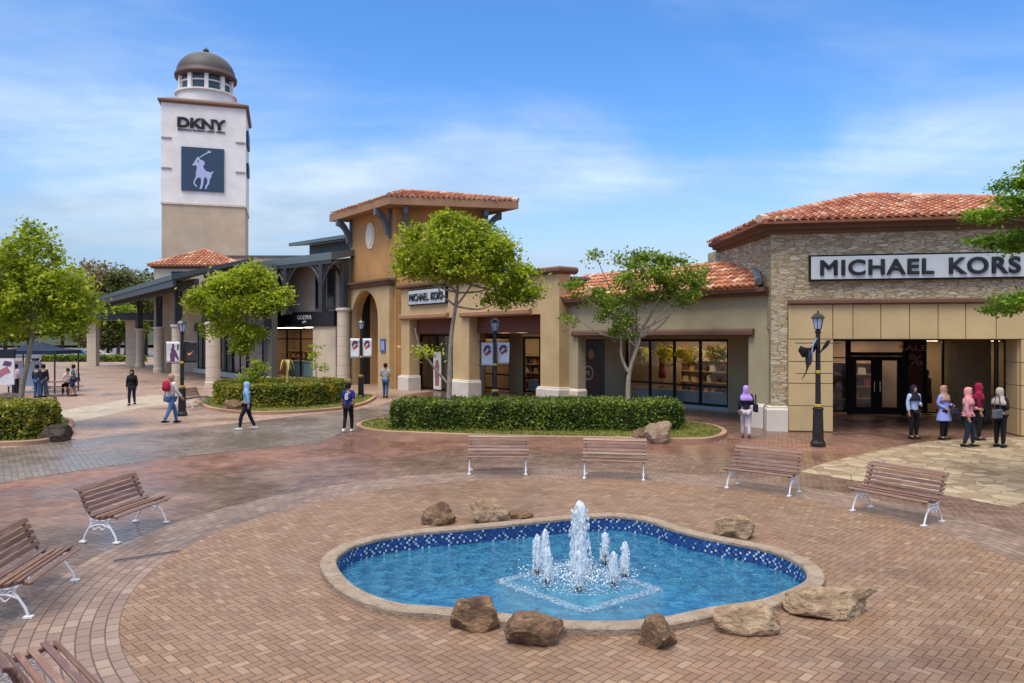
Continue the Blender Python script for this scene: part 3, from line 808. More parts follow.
tag(leaf_object('grass', np.array(gp), 0.055, M['blade'], up=0.0, aspect=0.18), kind='stuff')

# ------------------------------------------------------------------ trees
TG = 'young trees in the planting beds'
tree('young_tree', (-2.15, 25.2, .07), 'leafy round crowned tree with a straight pale trunk before the small sign', 'tree',
     [(0, 0, 0), (.05, 0, 1.5), (.1, 0, 2.9), (.25, .05, 4.0), (.35, .1, 5.0)], .1,
     [(.25, 0, 6.3, .9, 1.0, .85), (-.75, -.1, 6.1, .75, .9, .8), (1.2, .1, 5.8, .95, .9, .75), (.3, -.3, 5.35, 1.0, .9, .55), (1.9, 0, 5.0, .75, .8, .6), (-.65, .2, 5.35, .75, .8, .5), (2.6, .1, 4.75, .5, .6, .5), (-1.35, 0, 5.5, .4, .5, .55), (1.75, 0, 4.15, .5, .5, .35), (.9, .5, 6.6, .6, .6, .45)],
     M['leafA'], 300, 62, .37, .078, M['bark'], TG,
     extra_limbs=[([Vector((.03, 0, 1.35)), Vector((-.5, -.1, 2.0)), Vector((-.95, -.1, 2.7)), Vector((-1.1, -.1, 3.25))], .05)])
leaf_object('twig_leaves', np.array([(-2.15 - .75 + random.gauss(0, .28), 25.1 + random.gauss(0, .2), 2.55 + random.gauss(0, .13)) for _ in range(150)]), .07, M['leafA'])
COL.objects['twig_leaves'].parent = COL.objects['young_tree']; COL.objects['twig_leaves'].matrix_parent_inverse = inv_of(COL.objects['young_tree'])
tree('young_tree', (3.9, 25.2, .07), 'sparse open crowned tree with a forked white trunk before the taupe shopfront', 'tree',
     [(0, 0, 0), (.0, 0, 1.0), (.05, 0, 1.8), (.3, 0, 2.6), (.5, .05, 3.3)], .1,
     [(-.9, 0, 4.15, .6, .7, .55), (-.2, .1, 3.9, .5, .6, .5), (.55, .1, 5.3, .75, .7, .5), (1.5, .1, 5.2, .65, .7, .45), (1.9, 0, 4.5, .6, .6, .45), (.1, -.2, 4.7, .5, .6, .5), (-1.75, 0, 4.55, .4, .4, .35), (-1.1, 0, 5.75, .3, .3, .28), (.0, 0, 5.6, .35, .4, .3), (2.45, .1, 5.0, .35, .4, .3), (-1.9, 0, 3.7, .28, .3, .3), (-.1, 0, 3.2, .45, .4, .4), (1.1, 0, 4.4, .4, .4, .3)],
     M['leafB'], 190, 44, .3, .066, M['bark'], TG,
     extra_limbs=[([Vector((.02, 0, 1.75)), Vector((-.22, 0, 2.3)), Vector((-.25, 0, 3.0)), Vector((-.5, 0, 3.9))], .06), ([Vector((.4, 0, 2.9)), Vector((.9, 0, 3.5)), Vector((1.6, 0, 4.3))], .04)])
tree('young_tree', (-16.0, 24.4, .07), 'bright green leaning tree rising from the golden hedge by the road', 'tree',
     [(0, 0, 0), (.05, 0, 1.2), (.25, 0, 2.2), (.4, 0, 3.2), (.4, 0, 4.2)], .1,
     [(.4, 0, 5.5, .85, .9, .8), (-.6, 0, 5.0, .95, 1, .75), (1.35, 0, 4.6, .85, .9, .65), (1.9, 0, 3.9, .7, .8, .5), (.5, -.3, 4.3, .9, .9, .6), (-1.3, 0, 4.2, 1.0, 1, .7), (-.3, 0, 3.6, .8, .8, .5), (-1.7, .1, 3.3, .9, .9, .5), (1.5, 0, 3.4, .6, .7, .4), (.4, 0, 6.2, .35, .4, .4), (-2.3, 0, 4.6, .8, .8, .7)],
     M['leafA'], 320, 62, .38, .078, M['bark'], TG)
tree('young_tree', (-11.6, 33.6, .07), 'wide bright green tree in the hedge before the chocolate shop', 'tree',
     [(0, 0, 0), (.05, 0, 1.2), (.1, 0, 2.0), (.1, 0, 3.2), (.0, 0, 4.2)], .12,
     [(.1, 0, 5.5, .75, .8, .6), (-1.2, 0, 5.2, .8, .8, .6), (-2.1, 0, 4.6, .7, .8, .5), (-1.1, -.3, 4.2, .9, .9, .55), (.6, -.2, 4.5, .75, .8, .5), (1.15, 0, 4.75, .45, .5, .4), (-1.7, 0, 3.4, .6, .6, .4), (-.3, 0, 3.2, .65, .6, .4), (-.4, 0, 2.6, .45, .5, .35), (-.3, 0, 5.9, .45, .5, .35)],
     M['leafA'], 290, 60, .36, .085, M['bark'], TG)
# tree at the right edge: tiers of flat sprays
lob = []
for zt, n_, rad, ph in ((3.72, 7, 1.7, .3), (4.95, 7, 1.8, 1.0), (5.55, 6, 1.75, .2), (6.2, 5, 1.5, .8)):
    for i in range(n_):
        a = ph + 6.283 * i / n_ + random.uniform(-.2, .2)
        for f in (.45, .75, 1.0):
            lob.append((rad * f * math.cos(a), rad * f * math.sin(a), zt + .12 - .18 * f + random.uniform(-.05, .05), .5 - .12 * f, .5 - .12 * f, .11))
tree('tiered_tree', (10.95, 13.9, 0), 'tiered tree with flat feathery sprays beside the big sign', 'tree', [(0, 0, 0), (0, 0, 2), (.05, 0, 4), (0, 0, 5.4), (0, 0, 6.25)], .15, lob, M['leafC'], 900, 60, .23, .043, M['bark2'], None, flat=.45)
# small plants in the bed before the chocolate shop
t = empty('shrub', (-11.3, 32.9, .07), 0, 'bushy bright green shrub poking out of the hedge before the chocolate shop', 'shrub')
p_, _c = clumps([(0, 0, 1.1, .5, .45, .7), (.1, 0, 1.5, .35, .35, .45)], 40, 26, .25)
leaf_object('foliage', p_, .07, M['leafA'], t)
MB().tube([(0, 0, 0), (0, 0, 1.2)], .03).build('stem', M['bark2'], t)
t = empty('sapling', (-8.7, 33.2, .07), 0, 'thin sapling with few leaves in the hedge before the beige panel', 'sapling')
p_, _c = clumps([(0, 0, 2.4, .3, .3, .35), (.25, 0, 1.7, .3, .3, .25), (-.1, 0, 2.0, .2, .2, .2)], 16, 14, .2)
leaf_object('foliage', p_, .07, M['leafA'], t)
MB().tube([(0, 0, 0), (.03, 0, 1.2), (0, 0, 2.5)], [.03, .025, .012]).build('stem', M['bark'], t)
t = empty('banana_plant', (-9.9, 33.0, .07), 0, 'dry yellow banana plant stem standing in the hedge', 'plant')
MB().tube([(0, 0, 0), (.02, 0, 1.2), (0, 0, 2.0)], [.06, .05, .03]).build('stem', plain('dry_stem', (.5, .36, .14), .8), t)
for a in range(5):
    q = a * 1.3; e = Vector((math.cos(q), math.sin(q), 0))
    mb = MB(); vs = []
    for i in range(5):
        c = e * (.05 + .07 * i) + Vector((0, 0, 1.75 + .28 * i - .085 * i * i)); w = e.cross(Vector((0, 0, 1))) * (.075 * math.sin(.5 + i * .6))
        vs += [c - w, c + w]
    mb.add(vs, [(2 * i, 2 * i + 1, 2 * i + 3, 2 * i + 2) for i in range(4)]).build('leaf', plain('dry_leaf', (.55, .42, .13), .7), t, recalc=False)
# ------------------------------------------------------------------ roof tiles and lettering
def tile_roof(name, poly, parent, world=True, w=0.25, ln=0.38, mat=None, ridges=()):
    P = [Vector(p) for p in poly]
    e = (P[1] - P[0]).normalized(); nv = (P[1] - P[0]).cross(P[2] - P[0]).normalized()
    if nv.z < 0: nv = -nv
    u = nv.cross(e)
    if u.z < 0: u = -u
    q = [((p - P[0]).dot(e), (p - P[0]).dot(u)) for p in P]
    mb = MB()
    mb.add([p - nv * .03 for p in P] + [p - nv * .12 for p in P], [tuple(range(len(P))), tuple(range(2 * len(P) - 1, len(P) - 1, -1))] + [(i, (i + 1) % len(P), len(P) + (i + 1) % len(P), len(P) + i) for i in range(len(P))])
    x0 = min(a[0] for a in q); x1 = max(a[0] for a in q); y1 = max(a[1] for a in q)
    for c in range(int((x1 - x0) / w) + 1):
        for r in range(int(y1 / ln) + 1):
            cx = x0 + (c + .5) * w; cy = r * ln
            if not inside((cx, cy + ln * .5), q): continue
            jx = random.uniform(-.012, .012); jy = random.uniform(-.02, .02); jz = random.uniform(0, .012)
            vs = []
            for yy, rad, lift in ((cy - .05, .118, .035 + jz), (cy + ln, .098, .0 + jz)):
                for k in range(6):
                    a = math.pi * k / 5
                    vs.append(P[0] + e * (cx + jx + rad * math.cos(a)) + u * (yy + jy) + nv * (lift + rad * .8 * math.sin(a) - .02))
            mb.add(vs, [(k, k + 1, 6 + k + 1, 6 + k) for k in range(5)] + [(0, 1, 2, 3, 4, 5)])
    for a, b in ridges:
        a, b = Vector(a), Vector(b); L = (b - a).length; m = int(L / .4)
        for i in range(m):
            s, t = a.lerp(b, i / m), a.lerp(b, (i + 1.12) / m)
            mb.tube([s + Vector((0, 0, .05)), t + Vector((0, 0, .03))], [.135, .115], 8)
    return mb.build(name, mat or M['tile'], parent, world=world, recalc=False)

def letters(txt, mat, width, height, name='lettering', parent=None, loc=(0, 0, 0), rot=(R(90), 0, 0), bold=0.0, ext=0.02, world=False, cx=True, spacing=1.0):
    cu = bpy.data.curves.new('lettering', 'FONT'); cu.body = txt; cu.size = 1.0; cu.bevel_depth = bold; cu.bevel_resolution = 0; cu.extrude = ext; cu.space_character = spacing
    tmp = bpy.data.objects.new('tmp_text', cu); COL.objects.link(tmp)
    dg = bpy.context.evaluated_depsgraph_get(); dg.update()
    me = bpy.data.meshes.new_from_object(tmp.evaluated_get(dg))
    bpy.data.objects.remove(tmp); 
    xs = [v.co.x for v in me.vertices]; ys = [v.co.y for v in me.vertices]
    sx = width / (max(xs) - min(xs)); sy = height / (max(ys) - min(ys)); ox = (max(xs) + min(xs)) / 2; oy = (max(ys) + min(ys)) / 2
    for v in me.vertices: v.co = ((v.co.x - ox) * sx, (v.co.y - oy) * sy, v.co.z)
    me.materials.clear(); me.materials.append(mat)
    o = bpy.data.objects.new(name, me); COL.objects.link(o)
    o.rotation_euler = rot; o.location = loc
    if parent is not None:
        o.parent = parent
        if world: o.matrix_parent_inverse = inv_of(parent)
    return o

def window(parent, x0, x1, y, z0, z1, panes, frame=None, fw=0.06, glass=None, transom=None, name='window'):
    """framed shopfront in local x,z at depth y"""
    mb = MB(); n = panes
    outer = [(x0, z0), (x1, z0), (x1, z1), (x0, z1)]
    mb.box(x0, x1, y - .05, y + .05, z0, z0 + fw); mb.box(x0, x1, y - .05, y + .05, z1 - fw, z1)
    for i in range(n + 1):
        x = x0 + (x1 - x0 - fw) * i / n
        mb.box(x, x + fw, y - .048, y + .048, z0 + fw, z1 - fw)
    if transom: mb.box(x0 + fw, x1 - fw, y - .045, y + .045, transom, transom + fw * .8)
    f = mb.build(name, frame or M['dark'], parent)
    MB().box(x0 + .01, x1 - .01, y - .006, y + .006, z0 + .01, z1 - .01).build('pane', glass or M['glass'], f)
    return f

def goods_shelf(loc, rz, label, bag_label, w=2.2, h=2.0, rows=4, group='display shelves in the shops'):
    t = empty('display_shelf', loc, rz, label, 'shelf', group)
    mb = MB()
    mb.box(-w / 2, w / 2, .36, .4, 0, h)
    for i in range(rows + 1): mb.box(-w / 2, w / 2, 0, .36, i * (h - .04) / rows, i * (h - .04) / rows + .04)
    mb.box(-w / 2 - .04, -w / 2, 0, .4, 0, h); mb.box(w / 2, w / 2 + .04, 0, .4, 0, h)
    mb.build('frame', plain('shelf_wood', (.45, .27, .13), .5), t)
    cols = [(.5, .28, .1), (.1, .05, .03), (.55, .5, .42), (.35, .05, .04), (.55, .4, .2), (.06, .06, .08)]
    for i in range(rows):
        x = -w / 2 + .1
        while x < w / 2 - .3:
            bw = random.uniform(.18, .34); bh = random.uniform(.15, .3); k = random.randrange(6)
            z0 = i * (h - .04) / rows + .04
            g = MB()
            g.prism([(x, z0), (x + bw, z0), (x + bw * .9, z0 + bh), (x + bw * .1, z0 + bh)], .06, .26, XZ)
            hd = [Vector((x + bw * (.3 + .4 * q / 6), .16, z0 + bh - .01 + .09 * math.sin(math.pi * q / 6))) for q in range(7)]
            g.tube(hd, .012, 5)
            hb = g.build('handbag', plain('leather_%d' % k, cols[k], .45), loc=loc); hb.rotation_euler = (0, 0, rz)
            tag(hb, bag_label, 'handbag', 'handbags on ' + bag_label.split(' on ')[1])
            x += bw + random.uniform(.05, .2)
    return t


# ------------------------------------------------------------------ stone corner shop
TH = R(-11)
SX = Vector((math.cos(TH), math.sin(TH), 0)); SY = Vector((-math.sin(TH), math.cos(TH), 0))
P0 = Vector((8.4, 24.3, 0))
def SL(x, y, z=0): return P0 + SX * x + SY * y + Vector((0, 0, z))
st = empty('stone_shop', P0, TH, 'stone clad corner shop with hipped tile roof and long white name sign', 'shop')
# upper stone wall and left stone strip in one concave outline
MB().wall([(0, 0), (.5, 0), (.5, 4.16), (12.3, 4.16), (12.3, 6.45), (0, 6.45)], 0.0, .4).build('wall', M['stone'], st)
MB().prism([(0, .401), (.4, .401), (-1.2, 6.3), (-1.6, 6.2)], 3.3, 6.45).build('wall', M['stone'], st)
MB().prism([(-1.6, 6.21), (-1.2, 6.31), (12.3, 12.0), (12.3, 12.4)], 3.3, 6.45).build('wall', M['greybeige'], st)
MB().box(11.9, 12.3, .4, 12.0, 0, 6.45).build('wall', M['stone'], st)
MB().sweep([(-.003, .4), (-.003, -.003), (.49, -.003)], [(0, 0), (.16, 0), (.16, .68), (.12, .74), (.12, .78), (0, .8)]).build('plinth', M['plinth'], st)
# sand cladding panels: piers, header
pm = MB(); g = .012
pm.box(.515, 1.845, .02, .38, 0, 4.1)
ze = [0.02, .83, 1.55, 2.25, 2.965]
for a, b in zip(ze[:-1], ze[1:]): pm.box(.51, 1.85, -.12, .021, a + g, b - g)
pm.build('pier_cladding', M['panel'], st)
hs = [.51, 1.85, 2.45, 3.27, 4.1, 4.92, 5.7, 6.55, 7.4, 8.3, 9.2, 10.1, 11.0]
pm = MB(); pm.box(1.845, 11.0, .02, .38, 2.97, 4.1)
for a, b in zip(hs[:-1], hs[1:]): pm.box(a + g, b - g, -.12, .021, 2.965 + g, 4.06)
pm.build('header_cladding', M['panel'], st)
pm = MB(); pm.box(7.25, 8.6, .02, .83, 0, 2.965)
for a, b in zip(ze[:-1], ze[1:]):
    pm.box(7.24, 8.6, -.12, .021, a + g, b - g)
    pm.box(7.2, 7.251, .03, .82, a + g, b - g)
pm.build('pier_cladding', M['panel'], st)
MB().box(8.61, 12.28, .03, .37, 0, 4.1).build('wall_panel', M['panel'], st)
MB().sweep([(.5, 0), (11.2, 0)], [(0, 4.07), (.2, 4.07), (.24, 4.11), (.24, 4.2), (.18, 4.24), (0, 4.24)]).build('moulding', M['cornice'], st)
MB().box(1.2, 11, .38, 8.4, 2.955, 3.05).build('soffit', M['interior'], st)
MB().box(1.5, 1.84, .38, 6.1, 0, 2.95).build('side_wall', M['panel'], st)
MB().box(1.4, 10.8, 8.2, 8.4, 0, 2.95).build('back_wall', M['interior'], st)
MB().box(1.4, 1.6, 6.1, 8.2, 0, 2.95).build('side_wall', M['interior'], st)
# shopfront: window, doors, poster glass, wall piece, window
DY = 6.0
window(st, 1.86, 3.7, DY, .1, 2.95, 2, transom=2.2)
dr = MB().box(3.7, 3.82, DY - .08, DY + .08, 0, 2.95).box(5.72, 5.84, DY - .08, DY + .08, 0, 2.95).box(3.82, 5.72, DY - .08, DY + .08, 2.3, 2.45).box(3.82, 5.72, DY - .08, DY + .08, 2.87, 2.95).build('door_frame', M['dark'], st)
MB().box(3.82, 5.72, DY - .005, DY + .005, 2.45, 2.87).build('pane', M['glass'], dr)
for k in (0, 1):
    x0 = 3.83 + k * .945
    d_ = MB().box(x0, x0 + .2, DY - .04, DY + .04, .02, 2.29).box(x0 + .74, x0 + .935, DY - .04, DY + .04, .02, 2.29).box(x0 + .2, x0 + .74, DY - .04, DY + .04, .02, .3).box(x0 + .2, x0 + .74, DY - .04, DY + .04, 2.12, 2.29).build('door', M['dark'], st)
    MB().box(x0 + .195, x0 + .745, DY - .005, DY + .005, .29, 2.13).build('pane', M['glass'], d_)
    hx = x0 + (.84 if k == 0 else .1)
    MB().tube([(hx, DY - .04, .9), (hx, DY - .10, .92), (hx, DY - .10, 1.3), (hx, DY - .04, 1.32)], .016, 6).build('handle', plain('steel', (.5, .5, .5), .25, .9), d_)
window(st, 5.84, 6.5, DY, .1, 2.95, 1)
MB().box(5.88, 6.47, DY + .03, DY + .05, .2, 2.9).build('poster', plain('dark_red_poster', (.16, .03, .02), .5), st)
window(st, 6.5, 7.17, DY, .1, 2.95, 1)
window(st, 8.27, 10.4, DY, .1, 2.95, 2)
letters('SALE', plain('faded_letter', (.34, .26, .24), .6), 1.0, .22, parent=st, loc=(6.05, DY - .13, 2.62), ext=.004, bold=.006)
letters('%', plain('faded_letter', (.34, .26, .24), .6), .5, .42, parent=st, loc=(6.15, DY - .13, 2.15), ext=.004, bold=.01)
MB().box(7.17, 8.27, 4.6, 6.1, 0, 2.95).build('wall', M['taupe'], st)
MB().box(10.4, 10.8, .85, 8.2, 0, 2.95).build('side_wall', M['taupe'], st)
MB().tube([(7.6, 2.5, 0), (7.6, 2.5, 2.95)], .07, 8).build('post', M['iron'], st)
MB().tube([(8.35, 3.6, 0), (8.35, 3.6, 2.95)], .07, 8).build('post', M['iron'], st)
for x in (2.2, 4.2, 6.4, 8.6): MB().box(x, x + .8, 6.7, 7.5, 2.88, 2.92).build('ceiling_light', M['lit'], st)
# cornice and roof
E0, ER, EL = SL(-.45, -.55, 6.74), SL(12.9, -.55, 6.74), Vector((7.75, 29.6, 6.74))
A1 = SL(4.1, 5.0, 8.36)
cp = [(0, 6.36), (.12, 6.36), (.12, 6.44), (.3, 6.48), (.3, 6.56), (.46, 6.6), (.46, 6.72), (0, 6.72)]
MB().sweep([EL.to_2d() + Vector((.45, 0)), SL(0, 0).to_2d(), SL(12.4, 0).to_2d()], cp, side=1).build('cornice', M['cornice'], st, world=True)
BK = SL(12.9, 12.5, 6.74)
rf = tile_roof('roof', [E0, ER, A1], st, ridges=[(E0, A1), (ER, A1)])
tile_roof('roof', [EL, E0, A1], st)
tile_roof('roof', [ER, BK, A1], st)
tile_roof('roof', [BK, EL, A1], st, w=.5)
# name sign
sg = empty('shop_sign', SL(1.14, -.16, 4.82), TH, 'long pale sign board with black bold letters on the stone wall', 'sign')
MB().box(0, 6.45, 0, .17, 0, .82).build('sign_case', M['dark'], sg)
MB().box(.05, 6.4, -.012, .001, .05, .77).build('sign_face', M['signwhite'], sg)
letters('MICHAEL', M['black'], 3.33, .5, parent=sg, loc=(1.98, -.035, .41), bold=.03, ext=.012, spacing=1.1)
letters('KORS', M['black'], 2.0, .52, parent=sg, loc=(5.06, -.035, .41), bold=.03, ext=.012, spacing=1.1)

# ------------------------------------------------------------------ taupe and tan arcade shops
RZ = math.atan2(-.795, .606)
AX = Vector((.606, -.795, 0)); AY = Vector((.795, .606, 0))
tp = empty('taupe_shop', (2.3, 33.0, 0), RZ, 'low taupe shop with tile eaves and a wide glass front behind the forked tree', 'shop')
MB().wall([(-.6, 0), (.89, 0), (.89, 3.08), (9.46, 3.08), (9.46, 0), (10.25, 0), (10.25, 4.6), (-.6, 4.6)], 0, .45).build('wall', M['taupe'], tp)
MB().sweep([(.62, -.002), (9.7, -.002)], [(0, 3.06), (.1, 3.06), (.16, 3.12), (.16, 3.24), (.1, 3.32), (0, 3.32)]).build('moulding', M['cornice'], tp)
MB().sweep([(-.05, -.002), (.89, -.002), (.89, .44)], [(0, 0), (.1, 0), (.1, .7), (.06, .76), (0, .8)]).build('plinth', M['plinth'], tp)
MB().sweep([(9.46, .44), (9.46, -.002), (10.1, -.002)], [(0, 0), (.1, 0), (.1, .7), (.06, .76), (0, .8)]).build('plinth', M['plinth'], tp)
MB().prism([(-3.6, .455), (9.6, .455), (6.9, 3.59), (5.2, 6.4), (-3.6, 6.4)], 3.085, 3.2).build('soffit', M['taupe'], tp)
MB().prism([(9.47, .455), (9.75, .455), (7.15, 3.9), (6.85, 3.9)], 0, 3.08).build('side_wall', M['taupe'], tp)
MB().wall([(-3.5, 0), (-2.9, 0), (-2.9, 3.0), (-1.15, 3.0), (-1.15, 0), (.2, 0), (.2, 2.95), (5.95, 2.95), (5.95, 0), (6.95, 0), (6.95, 3.08), (-3.5, 3.08)], 3.6, 3.9).build('shop_wall', M['taupe'], tp)
MB().box(-3.4, 5.2, 6.2, 6.4, 0, 3.08).build('back_wall', M['interior'], tp)
MB().prism([(6.7, 3.91), (6.9, 3.91), (5.4, 6.4), (5.2, 6.4)], 0, 3.08).build('side_wall', M['interior'], tp)
MB().box(.2, 5.95, 3.62, 3.9, 0, .16).build('sill', M['sill'], tp)
window(tp, .2, 5.95, 3.7, .16, 2.95, 4, fw=.1, transom=.95)
MB().box(.3, 5.8, 4.0, 4.1, .16, .72).build('display_plinth', M['sill'], tp)
for x in (.9, 2.6, 4.3): MB().box(x, x + .8, 4.5, 5.4, 3.0, 3.04).build('ceiling_light', M['lit'], tp)
# poster with a ring emblem
po = empty('wall_poster', Vector((2.3, 33, 0)) + AX * -2.02 + AY * 3.62, RZ, 'tall dark fashion poster with a pale ring emblem between taupe walls', 'poster')
MB().box(-.86, .86, 0, .05, .1, 2.98).build('board', plain('poster_dark', (.02, .014, .012), .4), po)
fg = MB()
fg.lathe([(.01, -.02), (.2, -.02), (.2, .0), (.01, .0)], 20, Matrix.Translation((-.1, -.004, 2.2)) @ Matrix.Rotation(R(90), 4, 'X'), 1, 1.25)
fg.build('printed_face', plain('poster_skin', (.46, .21, .11), .5), po)
fg = MB().wall([(-.5, .12), (.5, .12), (.52, 1.3), (.3, 1.75), (.0, 1.9), (-.3, 1.75), (-.5, 1.4)], -.008, -.002); fg.build('printed_jacket', plain('poster_jacket', (.10, .045, .03), .6), po)
rg = MB(); m = 28
vs = []
for i in range(m):
    a = 6.283 * i / m
    vs += [(-.28 + .36 * math.cos(a), -.02, 1.28 + .36 * math.sin(a)), (-.28 + .29 * math.cos(a), -.02, 1.28 + .29 * math.sin(a))]
rg.add(vs, [(2 * i, 2 * i + 1, (2 * i + 3) % (2 * m), (2 * i + 2) % (2 * m)) for i in range(m)]).build('ring_emblem', plain('pale_gold', (.62, .5, .3), .4), po)
letters('MK', plain('pale_gold', (.62, .5, .3), .4), .36, .24, parent=po, loc=(-.28, -.022, 1.28), ext=.003, bold=.015)
# window display
for k, (sx_, rr) in enumerate(((.9, .35), (2.3, .4), (3.7, .6), (5.1, .4))):
    pts, _ = clumps([(0, 0, 0, rr, .25, .3)], 26, 18, .2)
    o = leaf_object('yellow_garland', pts, .09, M['yellow']); o.location = Vector((2.3, 33, 2.25 + (k % 2) * .12)) + AX * sx_ + AY * 3.98
    tag(o, ['small yellow flower garland at the left end of the taupe shop window', 'yellow flower garland beside the hanging ring in the shop window', 'widest yellow flower garland hanging in the middle of the shop window', 'yellow flower garland at the right end of the taupe shop window'][k], 'garland', 'yellow garlands in the shop window')
rg = MB(); c = [Vector((.42 * math.cos(6.283 * i / 24), 0, .42 * math.sin(6.283 * i / 24))) for i in range(25)]
rg.tube(c, .045, 6)
o = rg.build('hanging_ring', plain('pale_gold', (.62, .5, .3), .4), smooth=True); o.location = Vector((2.3, 33, 2.2)) + AX * 2.6 + AY * 3.88; o.rotation_euler = (0, 0, RZ)
tag(o, 'large golden ring hanging in the taupe shop window', 'ring ornament')
def mannequin(loc, rz, label, col):
    t = empty('mannequin', loc, rz, label, 'mannequin', 'mannequins in the shop windows')
    MB().lathe([(.05, .85), (.17, .95), (.15, 1.12), (.17, 1.3), (.16, 1.42), (.05, 1.47), (.045, 1.52), (.075, 1.58), (.085, 1.66), (.06, 1.75), (.01, 1.78)], 12, None, 1, .65).build('torso', plain('mannequin_' + col[0], col[1], .5), t, smooth=True)
    MB().lathe([(.2, .45), (.19, .7), (.16, .92), (.1, .95)], 12, None, 1, .7).build('skirt', plain('mannequin_skirt_' + col[0], tuple(x * .6 for x in col[1]), .7), t, smooth=True)
    MB().lathe([(.2, 0), (.2, .02), (.02, .03), (.02, .5)], 12).build('stand', M['dark'], t)
mannequin(Vector((2.3, 33, .72)) + AX * 1.75 + AY * 4.4, RZ, 'dark red dressed mannequin behind the taupe shop glass', ('red', (.3, .03, .02)))
mannequin(Vector((2.3, 33, .72)) + AX * 5.55 + AY * 4.4, RZ, 'pale mannequin at the right end of the taupe shop window', ('pale', (.5, .45, .4)))
goods_shelf(SL(4.3, 7.6), TH, 'wooden display shelf seen through the left glass door of the stone shop', 'boxy handbag on the shelf behind the left glass door')
goods_shelf(SL(3.3, 6.9), TH, 'wooden display shelf in the narrow window left of the stone shop doors', 'boxy handbag on the shelf in the narrow window left of the doors', w=1.3)
goods_shelf(Vector((2.3, 33, 0)) + AX * 3.2 + AY * 5.5, RZ, 'wooden display shelf deep behind the taupe shop glass', 'boxy handbag on the shelf deep behind the taupe shop glass', w=2.6)
mannequin(SL(6.75, 6.5), TH, 'black dressed mannequin inside the stone shop window', ('black', (.02, .02, .02)))
# eaves and tile roof
EB = Vector((2.3, 33, 0))
def TL(x, y, z): return EB + AX * x + AY * y + Vector((0, 0, z))
MB().sweep([(-.75, 0), (10.3, 0)], [(0, 4.42), (.2, 4.42), (.2, 4.5), (.36, 4.54), (.36, 4.68), (0, 4.7)]).build('cornice', M['cornice'], tp)
tile_roof('roof', [TL(-.75, -.4, 4.72), TL(10.1, -.4, 4.72), TL(8.15, 2.1, 5.96), TL(-.75, 2.1, 5.96)], tp)
MB().tube([TL(10.15, -.42, 4.86), TL(8.2, 2.1, 6.08)], .13, 6).build('flashing', M['teal'], tp, world=True)
MB().prism([(-.75, 2.12), (8.1, 2.12), (5.6, 6.5), (-.75, 6.5)], 5.7, 5.94).build('flat_roof', M['teal'], tp)

tn = empty('tan_shop', (-6.4, 43.5, 0), RZ, 'tan arcade shop with square pillars, maroon headers and a brown parapet line', 'shop')
MB().wall([(-.05, 0), (.9, 0), (.9, 4.07), (5.48, 4.07), (5.48, 0), (6.97, 0), (6.97, 4.07), (12.65, 4.07), (12.65, 0), (13.92, 0), (13.92, 5.95), (-.05, 5.95)], 0, .65).build('wall', M['tan'], tn)
pp = [(0, 0), (.14, 0), (.14, .74), (.1, .8), (.1, .84), (0, .86)]
for a, b in ((-.05, .9), (5.48, 6.97), (12.65, 13.92)):
    MB().sweep([(a - .002, .66), (a - .002, -.002), (b + .002, -.002), (b + .002, .66)], pp).build('plinth', M['plinth'], tn)
MB().sweep([(-.1, .9), (-.1, -.002), (13.95, -.002), (13.95, .9)], [(0, 5.78), (.1, 5.8), (.22, 5.9), (.22, 6.02), (.12, 6.1), (0, 6.1)]).build('cornice', M['cornice'], tn)
for a, b in ((-.02, 5.1), (6.35, 12.05)):
    MB().sweep([(a, -.002), (b, -.002)], [(0, 4.04), (.12, 4.04), (.2, 4.12), (.2, 4.28), (.12, 4.34), (0, 4.34)]).build('moulding', M['fascia'], tn)
for a, b in ((.9, 5.48), (6.97, 12.65)):
    MB().box(a + .01, b - .01, .5, .6, 3.25, 4.07).build('header_board', M['maroon'], tn)
MB().prism([(-.02, .655), (13.9, .655), (13.9, 4.1), (1.25, 4.1)], 3.3, 3.42).build('soffit', M['taupe'], tn)
MB().wall([(1.3, 0), (2.1, 0), (2.1, 3.05), (5.3, 3.05), (5.3, 0), (6.5, 0), (6.5, 3.05), (9.3, 3.05), (9.3, 0), (10.1, 0), (10.1, 3.28), (1.3, 3.28)], 3.8, 4.05).build('shop_wall', M['taupe'], tn)
MB().box(1.9, 10.1, 6.5, 6.7, 0, 3.3).build('back_wall', M['interior'], tn)
MB().prism([(1.9, 4.06), (10.1, 4.06), (10.1, 6.5), (1.9, 6.5)], 3.3, 3.42).build('ceiling', M['interior'], tn)
MB().box(.2, 5.6, 1.9, 2.0, 0, 3.28).build('back_wall', M['interior'], tn)
window(tn, .15, 5.6, 1.2, .06, 3.2, 3, fw=.1)
window(tn, 2.1, 5.3, 3.9, .08, 3.05, 2, fw=.09, transom=.9)
window(tn, 6.5, 9.3, 3.9, .08, 3.05, 2, fw=.09, transom=.8)
MB().box(6.6, 9.2, 4.15, 4.3, .1, .75).build('display_plinth', M['sill'], tn)
MB().prism([(-.03, .67), (13.9, .67), (13.9, 5), (1.6, 5)], 5.6, 5.7).build('flat_roof', M['teal'], tn)
for x in (2.6, 4.2, 6.8, 8.4): MB().box(x, x + .7, 4.7, 5.5, 3.22, 3.26).build('ceiling_light', M['lit'], tn)
MB().box(1.9, 2.0, 4.06, 6.49, 0, 3.29).build('side_wall', M['interior'], tn)
TB = Vector((-6.4, 43.5, 0))
goods_shelf(TB + AX * 4.6 + AY * 5.7, RZ, 'wooden display shelf inside the tan shop behind the lamp banners', 'boxy handbag on the shelf inside the tan shop', w=2.4)
s2 = empty('shop_sign', TB + AX * 1.0 - AY * .15 + Vector((0, 0, 4.83)), RZ, 'small pale sign board with black letters on the tan wall beside the arch tower', 'sign')
